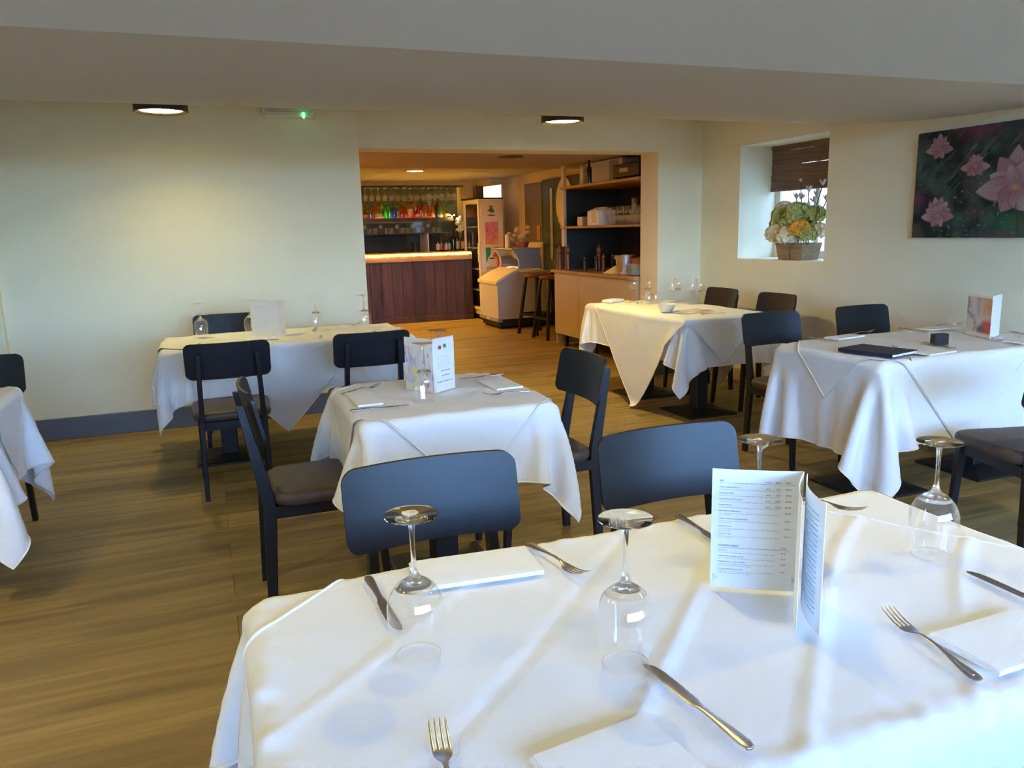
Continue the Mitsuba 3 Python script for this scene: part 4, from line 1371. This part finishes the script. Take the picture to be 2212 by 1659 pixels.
def spirit(kind, colour, lab, x, y, z, label, s=1.0):
    key = (kind, colour, lab)
    if key not in PB:
        b, c, r, h = BOT[kind]
        P = Proto().add('glass', b, 'mat_bottle_' + colour, 40).add('cap', c, 'mat_black', 40)
        if lab:
            P.add('label', lathe([(r + .0008, h * .28), (r + .0008, h * .80)], 16), 'mat_' + lab, True)
        PB[key] = P
    PB[key].place('bottle', at(x, y, z, 0, s), label, 'bottle', 'spirit bottles glowing on the back bar shelf')


sq = np.random.default_rng(5)
order = [('round', 'yellow', None, 'yellow'), ('squat', 'brown', 'label', 'brown'), ('square', 'smoke', None, 'smoky'), ('round', 'amber', None, 'amber'), ('squat', 'clear', 'paper', 'clear'), ('round', 'yellow', 'green', 'yellow-green'), ('square', 'green', None, 'green'), ('round', 'green', None, 'deep green'), ('square', 'blue', None, 'blue'), ('square', 'clear', 'label', 'clear'), ('round', 'brown', None, 'brown'), ('squat', 'red', 'label', 'reddish'), ('round', 'amber', 'paper', 'amber'), ('square', 'red', None, 'red'), ('squat', 'red', 'label', 'bright red'), ('round', 'red', 'paper', 'scarlet'), ('square', 'yellow', None, 'golden'), ('squat', 'amber', 'label_red', 'orange'), ('round', 'amber', None, 'orange'), ('square', 'smoke', None, 'dark')]
for i, (kd, co, lb, word) in enumerate(order):
    x = 2.56 + i * .0685 + sq.normal() * .006
    spirit(kd, co, lb, x, 13.40 + .09 * (i % 2), 1.6255, f'{word} {dict(round="tall", squat="squat", square="square-shouldered")[kd]} bottle, {ORDX[i]} from the left on the glowing spirits shelf', .95 + .2 * sq.random())
for i in range(16):
    kd, co = ('round', 'square', 'squat')[i % 3], ('clear', 'smoke', 'brown', 'amber', 'yellow')[i % 5]
    spirit(kd, co, None, 2.60 + i * .088, 13.62, 1.6255, f'{ORDX[i]} bottle from the left in the back row of the spirits shelf', 1.1)
# one dark wine bottle at the end of the shelf
WP = np.array(bottle_prof('wine'))
WB = Proto().add('glass', lathe(WP[:-3], 18), 'mat_wine_glass_dark', 40).add('capsule', lathe([(.0155, .262), (.0150, .30), (.0165, .302), (.016, .316), (0, .317)], 16), 'mat_iron', 40)
WL = {c: Proto().add('glass', lathe(WP[:-3], 18), 'mat_wine_glass_dark', 40).add('capsule', lathe([(.0155, .262), (.0150, .30), (.0165, .302), (.016, .316), (0, .317)], 16), 'mat_iron', 40).add('label', lathe([(.0392, .035), (.0392, .155)], 18), 'mat_' + c, True) for c in ('label', 'label_red', 'paper')}
WB.place('bottle', at(3.86, 13.38, 1.6255), 'dark wine bottle standing at the right end of the glowing spirits shelf', 'bottle')
spirit('square', 'yellow', None, 3.94, 13.42, 1.6255, 'bright yellow bottle right of the dark bottle on the spirits shelf')
spirit('squat', 'yellow', 'label', 4.02, 13.42, 1.6255, 'last glowing yellow bottle on the spirits shelf')
for i, (x, c, s, lab) in enumerate([(3.76, 'label', .8, 'small wine bottle with round cream label, leftmost of the wine bottles on the back bar'), (3.83, 'label_red', .8, 'small wine bottle with a red label on the back bar'), (3.905, 'label', .8, 'small wine bottle with cream label right of the red-labelled one'), (3.975, 'label', .8, 'small wine bottle half hidden beside the tall dark bottles'), (4.035, None, 1.0, 'tall dark unlabelled wine bottle on the back bar'), (4.12, 'label', 1.0, 'tall wine bottle with a large cream label on the back bar'), (4.215, 'label', 1.0, 'rightmost tall wine bottle with a cream label on the back bar'), (4.285, None, 1.0, 'dark wine bottle partly hidden by the fridge')]):
    (WL[c] if c else WB).place('bottle', at(x, 13.10 + .05 * (i % 2), 1.0505, 0, s * 1.08), lab, 'bottle', 'wine bottles on the back bar')

# small glasses: one thin mesh each, too small in the picture for parts
HB, HS, HH, HF = bowl_profile(.9)
hang = mikit.ply(lathe([(.0, .0)] + [(.036, .0), (.03, .004), (.005, .012), (.004, .075), (.010, .088)] + HB[2:], 12), 'mat_thin', True)
tum = mikit.ply(lathe([(0, 0), (.028, 0), (.033, .09)], 12), 'mat_thin', True)
ORD = ['first', 'second', 'third', 'fourth', 'fifth', 'sixth', 'seventh', 'eighth', 'ninth', 'tenth', 'eleventh', 'twelfth', 'thirteenth', 'fourteenth', 'fifteenth', 'sixteenth']
for r_ in range(3):
    for i in range(15):
        one('hanging_glass', hang, None, f'{ORD[i]} glass from the left hanging in the {("front", "middle", "rear")[r_]} row of the back bar rack', 'wine glass', 'glasses hanging over the back bar', M=at(2.62 + .11 * i + .02 * r_, 13.32 + .13 * r_, 2.124, 0, 1.05, True))
for r_ in range(2):
    for i in range(15):
        one('tumbler', tum if i % 3 else hang, None, f'{ORD[i]} glass from the left in the {("front", "rear")[r_]} row on the lower back bar shelf', 'glass', 'glasses on the lower back bar shelf', M=at(2.60 + .092 * i, 13.40 + .14 * r_, 1.3765, 0, 1.0 if i % 3 else .72))
one('bucket', lathe([(0, 0), (.06, 0), (.075, .16), (.078, .165), (.072, .16), (.055, .01), (0, .01)], 20), 'mat_bar_dark', 'dark ice tub standing on the left of the back bar', 'bucket', smooth=40, M=at(3.42, 13.3, 1.051))
one('flower_bunch', cat(*[moved(blossom(.05, 90 + i, 50), at(4.22 + .05 * (i % 3), 13.35, 1.40 + .06 * (i % 4))) for i in range(7)]), 'mat_petal_white', 'pale flowers under the fairy lights at the right of the back bar', 'flowers')

# ------------------------------------------------------------------ tall fridge
FX0, FX1, FY0, FY1 = 4.02, 4.42, 11.69, 12.44
k = thing('fridge', 'tall drinks fridge with a glass door and posters on its cream side', 'fridge')
part(k, 'cabinet', cat(bx(FX0 + .03, FX1, FY0, FY0 + .03, .08, 1.86, .004), bx(FX0 + .03, FX1, FY1 - .03, FY1, .08, 1.86), bx(FX1 - .03, FX1, FY0, FY1, .08, 1.86), bx(FX0 + .03, FX1, FY0, FY1, 1.80, 1.86), bx(FX0 + .03, FX1, FY0, FY1, .08, .16)), 'mat_cup_cream')
d = part(k, 'door', cat(bx(FX0, FX0 + .028, FY0, FY0 + .05, .16, 1.86, .003), bx(FX0, FX0 + .028, FY1 - .05, FY1, .16, 1.86, .003), bx(FX0, FX0 + .028, FY0, FY1, 1.81, 1.86), bx(FX0, FX0 + .028, FY0, FY1, .16, .20)), 'mat_cup_cream')
v = np.array([(FX0 + .014, FY0 + .05, .2), (FX0 + .014, FY1 - .05, .2), (FX0 + .014, FY1 - .05, 1.81), (FX0 + .014, FY0 + .05, 1.81)])
part(d, 'pane', (v, np.array([[0, 1, 2, 3]])), 'mat_pane')
part(d, 'handle', bx(FX0 - .018, FX0, FY0 + .02, FY0 + .035, .9, 1.2, .003), 'mat_frame')
part(k, 'liner', cat(bx(FX1 - .034, FX1 - .031, FY0 + .03, FY1 - .03, .16, 1.80), bx(FX0 + .03, FX1 - .03, FY1 - .034, FY1 - .031, .16, 1.80), bx(FX0 + .03, FX1 - .03, FY0 + .031, FY0 + .034, .16, 1.80)), 'mat_bar_dark')
for z in (.45, .78, 1.11, 1.44):
    part(k, 'shelf', bx(FX0 + .04, FX1 - .03, FY0 + .04, FY1 - .04, z, z + .012), 'mat_frame')
part(k, 'plinth', bx(FX0 + .03, FX1 - .01, FY0 + .02, FY1 - .02, .03, .08), 'mat_black')
for sx in (FX0 + .05, FX1 - .06):
    for sy in (FY0 + .05, FY1 - .08):
        part(k, 'foot', bx(sx, sx + .03, sy, sy + .03, 0, .032), 'mat_black')
for i, (y, z) in enumerate([(11.8, .162), (12.0, .463), (11.9, 1.123)]):
    WB.place('bottle', at(4.17, y, z, 0, .85), f'dark bottle on the {("bottom", "second", "fourth")[i]} level inside the tall drinks fridge', 'bottle', 'bottles in the drinks fridge')


def sticker(x0, x1, z0, z1, y=FY0 - .0012):
    return bx(x0, x1, y, FY0 - .0002, z0, z1)


def flat_shape(poly, y):
    ms = [trimesh.creation.extrude_polygon(g, .0006, engine='earcut') for g in getattr(poly, 'geoms', [poly])]
    m = cat(*ms)
    v = m.vertices
    m.vertices = np.column_stack([v[:, 0], y - v[:, 2], v[:, 1]])
    m.faces = m.faces[:, ::-1]
    return m


def ell(cx, cz, a, b, n=28):
    t = np.arange(n) * 2 * PI / n
    return Polygon(np.column_stack([cx + a * np.cos(t), cz + b * np.sin(t)]))


yP = FY0 - .0014
k = thing('poster', 'cream poster with a small drinking man in a dark hat, topmost on the fridge side', 'poster')
part(k, 'sheet', sticker(4.105, 4.365, 1.545, 1.84), 'mat_cup_cream')
part(k, 'figure', flat_shape(ell(4.225, 1.715, .022, .028).union(ell(4.225, 1.752, .032, .008)), yP), 'mat_art_brown')
part(k, 'figure', flat_shape(Polygon([(4.20, 1.66), (4.285, 1.65), (4.28, 1.70), (4.245, 1.715), (4.215, 1.69)]), yP - .0007), 'mat_green')
part(k, 'figure', flat_shape(Polygon([(4.17, 1.68), (4.225, 1.675), (4.222, 1.70), (4.172, 1.70)]), yP - .0002), 'mat_art_brown')
part(k, 'figure', flat_shape(ell(4.23, 1.615, .065, .014), yP), 'mat_terracotta')
k = thing('poster', 'pink and orange poster in the middle of the fridge side', 'poster')
n_, m_ = 40, 50
uu, vv = np.meshgrid(np.linspace(0, 1, n_), np.linspace(0, 1, m_), indexing='ij')
pp = np.stack([uu, vv, uu * 0], -1)
pcol = np.array([.62, .16, .20]) * vv[..., None] + np.array([.66, .20, .08]) * (1 - vv[..., None])
fg = np.clip((meshkit.fbm(pp * 7 + 2, 2, 4) - .58) * 7, 0, 1) * np.exp(-((vv - .5) / .22) ** 2)
pcol = pcol * (1 - fg[..., None]) + np.array([.25, .03, .03]) * fg[..., None]
lg = np.clip((meshkit.fbm(pp * 6 + 8, 2, 6) - .58) * 6, 0, 1)
pcol = pcol * (1 - .5 * lg[..., None]) + np.array([.80, .50, .22]) * .5 * lg[..., None]
part(k, 'sheet', sticker(4.112, 4.345, 1.165, 1.525), 'mat_cup_cream')
X, Z = np.meshgrid(np.linspace(4.122, 4.335, n_), np.linspace(1.172, 1.515, m_), indexing='ij')
part(k, 'picture', grid_mesh(np.stack([X, np.full(X.shape, yP), Z], -1)), 'mat_print', color=pcol.reshape(-1, 3))
k = thing('poster', 'green, cream and red coffee cup poster lettered ITALIANO on the fridge side', 'poster')
part(k, 'sheet', sticker(4.112, 4.345, .775, 1.14), 'mat_cup_cream')
part(k, 'green_field', flat_shape(Polygon([(4.120, .90), (4.145, .92), (4.16, .97), (4.19, 1.0), (4.20, 1.06), (4.208, 1.09), (4.20, 1.125), (4.120, 1.128)]), yP), 'mat_green')
part(k, 'red_field', flat_shape(Polygon([(4.225, .985), (4.255, 1.03), (4.275, 1.07), (4.262, 1.128), (4.338, 1.128), (4.338, .83), (4.30, .83), (4.315, .90), (4.30, .98)]), yP), 'mat_label_red')
part(k, 'cup', flat_shape(ell(4.222, .905, .068, .050).union(ell(4.222, .955, .066, .02)), yP - .0006), 'mat_cup_cream')
part(k, 'coffee', flat_shape(ell(4.222, .958, .052, .012), yP - .0014), 'mat_art_brown')
part(k, 'saucer', flat_shape(ell(4.215, .862, .09, .016), yP - .0003), 'mat_lemon')
tm = meshkit.text_mesh('ITALIANO', .030, .0005, True)
vv_ = tm.vertices
sc = .2 / (vv_[:, 0].max() - vv_[:, 0].min())
tm.vertices = np.column_stack([4.128 + (vv_[:, 0] - vv_[:, 0].min()) * sc, yP - .0012 - vv_[:, 2], .795 + vv_[:, 1]])
part(k, 'lettering', tm, 'mat_art_brown', label='dark letters ITALIANO')

# on top of the fridge
one('tray', rounded_plate(3.95, 4.46, 11.75, 12.35, 1.8605, 1.885, .03), 'mat_black', 'black tray lying on top of the tall fridge', 'tray')
one('box', bx(4.06, 4.19, 11.90, 12.05, 1.886, 2.07, .004), 'mat_art_brown', 'dark brown box on the tray above the fridge', 'box')
k = thing('light_box', 'bright white lit panel at the right on top of the fridge', 'light box')
part(k, 'panel', lit(hull([(4.20, 11.93, 1.886), (4.47, 11.86, 1.886), (4.47, 11.86, 2.085), (4.20, 11.93, 2.055), (4.20, 11.95, 1.886), (4.47, 11.88, 1.886), (4.47, 11.88, 2.085), (4.20, 11.95, 2.055)]), (1.0, .93, .74), .62), None)

# ------------------------------------------------------------------ ice cream freezer
k = thing('freezer', 'low white ice cream freezer with a raised glass top standing before the fridge', 'freezer')
y0, y1 = 10.44, 11.22
prof_body = [(3.84, .10), (3.835, .63), (3.845, .645), (4.64, .645), (4.64, .10)]


def extrude_xz(poly, y0, y1):
    m = trimesh.creation.extrude_polygon(Polygon(poly), y1 - y0, engine='earcut')
    v = m.vertices
    m.vertices = np.column_stack([v[:, 0], y1 - v[:, 2], v[:, 1]])
    return m


part(k, 'body', extrude_xz([(3.842, .14), (3.836, .62), (3.86, .66), (4.14, .80), (4.66, .80), (4.66, .14)], y0, y1), 'mat_white_plastic')
part(k, 'lid_ledge', extrude_xz([(3.815, .635), (3.815, .675), (3.86, .705), (4.02, .79), (4.17, .845), (4.19, .82), (4.03, .755), (3.87, .67)], y0 - .012, y1 + .012), 'mat_cup_cream', 30)
part(k, 'plinth', bx(3.87, 4.64, y0 + .03, y1 - .03, .03, .14), 'mat_black')
part(k, 'bumper', bx(3.825, 3.90, y0 - .006, y1 + .006, .10, .165, .01), 'mat_freezer_grey')
part(k, 'indicator', lit(bx(3.822, 3.826, 10.82, 10.87, .12, .145), (1, .05, .05), .6), None, label='small red light')
arc = [(4.165, .84), (4.185, .90), (4.175, .97), (4.14, 1.04), (4.085, 1.10)]
end = arc + [(4.09, 1.115), (4.50, 1.125), (4.53, .84)]
for yy_ in (y0 + .02, y1 - .03):
    part(k, 'end_panel', extrude_xz(end, yy_, yy_ + .012), 'mat_freezer_grey')
part(k, 'curved_frame', cat(*[tube([(x, yy_ + .006, z) for x, z in arc], .011, 8) for yy_ in (y0 + .02, y1 - .03)]), 'mat_white_plastic', True)
P = np.array([[(x, y, z) for y in (y0 + .03, y1 - .03)] for x, z in arc])
part(k, 'glass_front', grid_mesh(P), 'mat_pane', True)
part(k, 'top_rail', bx(4.07, 4.52, y0 + .015, y1 - .015, 1.112, 1.128, .004), 'mat_freezer_grey')
for sx in (3.9, 4.58):
    for sy in (y0 + .08, y1 - .1):
        part(k, 'caster', trimesh.creation.cylinder(.02, .03, 16, transform=at(sx, sy, .02) @ np.array([[0, 0, 1, 0], [0, 1, 0, 0], [-1, 0, 0, 0], [0, 0, 0, 1.]])), 'mat_black')

k = thing('flower_pot', 'basket of cream artificial flowers standing on the freezer top', 'flowers')
part(k, 'basket', lathe([(0, 1.13), (.075, 1.13), (.10, 1.21), (.095, 1.215), (.07, 1.14), (0, 1.14)], 24), 'mat_terracotta', 40, M=at(4.40, 10.85, 0))
for i in range(14):
    a, e = i * 2.4, .05 + .11 * ((i * 7) % 10) / 10
    part(k, 'flower_head', blossom(.032, 110 + i, 40), 'mat_cup_cream', M=at(4.36 + e * math.cos(a) * 1.3, 10.85 + e * math.sin(a), 1.24 + .022 * (i % 9)))
one('candle', lathe([(0, 0), (.038, 0), (.038, .19), (.034, .192), (0, .185)], 24), 'mat_cup_cream', 'tall white candle beside the flowers on the freezer', 'candle', smooth=40, M=at(4.165, 10.85, 1.1285))

# ------------------------------------------------------------------ bar stools
ST = Proto()
ST.add('seat', lathe([(0, .755), (.145, .755), (.168, .765), (.175, .782), (.165, .80), (.12, .81), (0, .812)], 32), 'mat_mill', 40)
for sx in (-1, 1):
    for sy in (-1, 1):
        ST.add('leg', bar((sx * .19, sy * .19, 0), (sx * .11, sy * .11, .76), (.034, .034), (.034, .034)), 'mat_chair')
for a, b in (((-.17, -.17), (.17, -.17)), ((-.17, .17), (.17, .17)), ((-.17, -.17), (-.17, .17)), ((.17, -.17), (.17, .17))):
    ST.add('footrest', bars([(a[0], a[1], .26), (b[0] + 1e-4, b[1] + 1e-4, .2601)], [(.02, .02), (.02, .02)]) if False else bx(min(a[0], b[0]) - .01, max(a[0], b[0]) + .01, min(a[1], b[1]) - .01, max(a[1], b[1]) + .01, .25, .28), 'mat_chair')
ST.place('bar_stool', at(4.15, 9.25, 0, .1), 'black bar stool with a round brown seat beside the sideboard end', 'bar stool', 'bar stools with round brown seats')
ST.place('bar_stool', at(4.17, 9.78, 0, .3), 'black bar stool with a round brown seat next to the freezer', 'bar stool', 'bar stools with round brown seats')

# ------------------------------------------------------------------ things on the bar room's right wall
one('picture', bx(4.72, 4.7495, 10.86, 11.52, 1.2, 2.06, .004), 'mat_art_brown', 'dark brown picture on the wall behind the freezer flowers', 'picture')
one('picture', bx(4.712, 4.722, 10.92, 11.05, 1.22, 1.44, .002), 'mat_terracotta', 'small reddish card at the corner of the dark picture', 'card')
one('door_panel', bx(4.705, 4.7495, 9.2, 10.80, 0.0, 2.08, .004), 'mat_dark_green', 'dark green panel on the bar room wall behind the oval mirror', 'panel')
k = thing('mirror', 'tall oval mirror on the dark panel above the bar stools', 'mirror')
t = np.arange(48) * 2 * PI / 48
rim = np.stack([np.full(48, 4.70), 10.02 + .27 * np.cos(t), 1.73 + .34 * np.sin(t)], 1)
part(k, 'frame', loft([rim + [.004, 0, 0], (rim - [4.70, 10.02, 1.73]) * [1, 1.0, 1.0] + [4.69, 10.02, 1.73], (rim - [4.70, 10.02, 1.73]) * [1, .94, .95] + [4.69, 10.02, 1.73]], True, False), 'mat_oval', 40)
part(k, 'glass', trimesh.Trimesh(np.vstack([(rim - [4.70, 10.02, 1.73]) * [1, .95, .96] + [4.692, 10.02, 1.73], [[4.692, 10.02, 1.73]]]), np.stack([np.arange(48), (np.arange(48) + 1) % 48, np.full(48, 48)], 1), process=False), 'mat_oval')
one('curtain', bx(4.69, 4.71, 10.42, 10.50, .95, 1.95, .003), 'mat_freezer_grey', 'thin pale strip hanging left of the oval mirror', 'strip')

# ------------------------------------------------------------------ sideboard and shelves right of the opening
SX0, SX1, SY0, SY1 = 3.90, 4.72, 6.72, 8.66
k = thing('sideboard', 'beige sideboard with an orange wood top seen through the opening', 'sideboard')
part(k, 'body', bx(SX0 + .02, SX1, SY0, SY1 - .02, .15, .875, .004), 'mat_sideboard')
for i, (a, b) in enumerate(((SY0 + .005, 7.36), (7.365, 8.0), (8.005, SY1 - .02))):
    part(k, 'door', bx(SX0 + .004, SX0 + .021, a, b, .155, .872, .002), 'mat_sideboard')
part(k, 'worktop', bx(SX0 - .03, SX1, SY0 - .01, SY1 + .02, .876, .912, .004), 'mat_wood', label='orange wood top')
for sx in (SX0 + .06, SX1 - .08):
    for sy in (SY0 + .1, 7.7, SY1 - .2):
        part(k, 'leg', bx(sx, sx + .04, sy, sy + .04, 0, .152), 'mat_iron')
part(k, 'end_board', bx(SX0 + .03, SX1 - .1, SY1 - .02, SY1, .02, .875, .003), 'mat_sideboard')
k = thing('shelf_unit', 'dark wooden shelves above the sideboard', 'shelves')
part(k, 'upright', bx(3.98, 4.74, 8.47, 8.50, .913, 1.85, .003), 'mat_bar_dark')
part(k, 'upright', bx(SX0 + .04, SX0 + .075, 8.43, 8.50, 1.18, 2.09, .003), 'mat_cup_cream', label='cream painted front edge')
part(k, 'shelf', bx(SX0 + .02, SX1, 6.72, 8.50, 1.385, 1.41, .003), 'mat_wood')
part(k, 'shelf', bx(SX0 + .02, SX1, 6.72, 8.50, 1.825, 1.855, .003), 'mat_wood')
part(k, 'back', bx(4.715, 4.745, 6.72, 8.50, .92, 2.09), 'mat_bar_dark')
MILL = lathe([(0, 0), (.029, 0), (.031, .01), (.024, .05), (.021, .10), (.025, .14), (.020, .15), (.024, .165), (.027, .185), (.022, .205), (.008, .212), (.010, .222), (.006, .230), (0, .231)], 18)
MP = {c: Proto().add('body', MILL, 'mat_' + c, 40) for c in ('mill', 'mill_black')}
for i, (y, x, c, s, lab) in enumerate([(8.52, 3.92, 'mill', 1.2, 'tall brown pepper mill at the far end of the sideboard'), (8.36, 3.95, 'mill', 1.25, 'second tall brown pepper mill on the sideboard'), (8.02, 4.0, 'mill_black', .75, 'small dark pepper mill left on the sideboard'), (7.98, 4.16, 'mill', 1.25, 'tall brown pepper mill at the back of the sideboard'), (7.84, 4.05, 'mill_black', .8, 'short dark mill between the tall mills'), (7.76, 4.10, 'mill', .85, 'short brown mill with a pale top'), (7.64, 4.15, 'mill_black', .9, 'dark mill nearest the ice bucket')]):
    k = MP[c].place('pepper_mill', at(x, y, .9125, 0, s), lab, 'pepper mill', 'pepper mills on the sideboard')
k = thing('ice_bucket', 'steel ice bucket on the sideboard', 'ice bucket')
part(k, 'pail', lathe([(0, 0), (.075, 0), (.08, .004), (.105, .19), (.110, .195), (.103, .192), (.076, .01), (0, .01)], 36), 'mat_bucket', 40, M=at(4.03, 7.16, .9125))
part(k, 'handle', cat(*[tube([(4.03 + .106 * s, 7.16, 1.07), (4.03 + .13 * s, 7.16, 1.075), (4.03 + .13 * s, 7.16, 1.10), (4.03 + .108 * s, 7.16, 1.10)], .006, 8) for s in (-1, 1)]), 'mat_bucket', True)
PLT = mikit.ply(lathe([(0, 0), (.07, 0), (.115, .014), (.125, .019), (.122, .021), (.068, .006), (0, .006)], 36), 'mat_plate', 40)
for i in range(9):
    one('plate', PLT, None, f'{ORD[i]} pale green plate from the bottom of the stack on the sideboard', 'plate', 'plates stacked on the sideboard', M=at(4.03, 6.86, .9128 + i * .0115))
k = thing('cloth_bundle', 'reddish folded cloth lying behind the stacked plates', 'cloth')
part(k, 'fold', hull([(4.2 + .16 * math.cos(a), 7.0 + .22 * math.sin(a), z) for a in np.linspace(0, 2 * PI, 16)[:-1] for z in (1.0, 1.07)] + [(4.2, 7.0, 1.1)]), 'mat_terracotta', 30)
part(k, 'stand', bx(4.1, 4.3, 6.85, 7.15, .913, 1.0, .006), 'mat_dark_wood')
one('napkin_pile', hull([(3.94, 7.48, .913), (3.94, 7.24, .913), (4.08, 7.24, .913), (4.08, 7.48, .913), (3.99, 7.28, 1.0), (4.05, 7.30, 1.0), (4.04, 7.40, .96)]), 'mat_lemon', 'crumpled yellowish napkin left of the ice bucket', 'napkin')
one('dish', lathe([(0, 0), (.06, 0), (.09, .02), (.088, .022), (.055, .005), (0, .005)], 28), 'mat_china', 'white dish between the ice bucket and the stacked plates', 'dish', smooth=40, M=at(3.98, 7.02, .9125))
one('box', bx(3.95, 4.09, 7.98, 8.10, 1.4105, 1.51, .004), 'mat_cup_cream', 'small cream box on the middle shelf', 'box')
k = thing('bag', 'pale paper bag standing on the middle shelf', 'bag')
part(k, 'body', hull([(4.0 + a * .1, 7.62 + b * .13, z) for a in (-1, 1) for b in (-1, 1) for z in (1.411, 1.56)] + [(4.0, 7.62 + b * .1, 1.60) for b in (-1, 1)]), 'mat_napkin')
part(k, 'label', bx(3.894, 3.899, 7.53, 7.64, 1.44, 1.57, .001), 'mat_cup_cream')
gq = np.random.default_rng(3)
for i in range(22):
    r_, c_ = i % 2, i // 2
    one('tumbler', tum if i % 4 else hang, None, f'{ORD[c_]} glass from the bag in the {("front", "rear")[r_]} row on the middle shelf over the sideboard', 'glass', 'glasses on the middle shelf above the sideboard', M=at(3.98 + .12 * r_, 7.42 - c_ * .062, 1.4105, 0, 1.05 if i % 4 else .9))
one('carafe', lathe([(0, 0), (.045, 0), (.055, .05), (.03, .16), (.025, .20), (.034, .26)], 24), 'mat_thin', 'clear carafe rising above the glasses on the middle shelf', 'carafe', smooth=True, M=at(4.1, 7.10, 1.4105))
WB.place('bottle', at(3.98, 7.86, 1.856, 0, .78), 'tall dark bottle standing on the top shelf', 'bottle')
k = thing('cabinet', 'white framed cabinet with dark panes on the top shelf', 'cabinet')
part(k, 'body', bx(4.10, 4.30, 7.36, 8.34, 1.856, 2.09, .004), 'mat_white_plastic')
for a, b in ((8.17, 8.30), (7.42, 7.62)):
    part(k, 'pane', bx(4.094, 4.102, a, b, 1.875, 2.075, .002), 'mat_freezer_grey')
k = thing('stereo', 'black stereo among dark things at the right of the top shelf', 'stereo')
part(k, 'case', bx(3.97, 4.28, 6.80, 7.32, 1.87, 2.0, .008), 'mat_black')
part(k, 'display', bx(3.965, 3.972, 7.0, 7.17, 1.92, 1.96, .002), 'mat_freezer_grey')
for sy in (6.84, 7.26):
    part(k, 'foot', bx(4.0, 4.2, sy, sy + .03, 1.856, 1.872), 'mat_black')
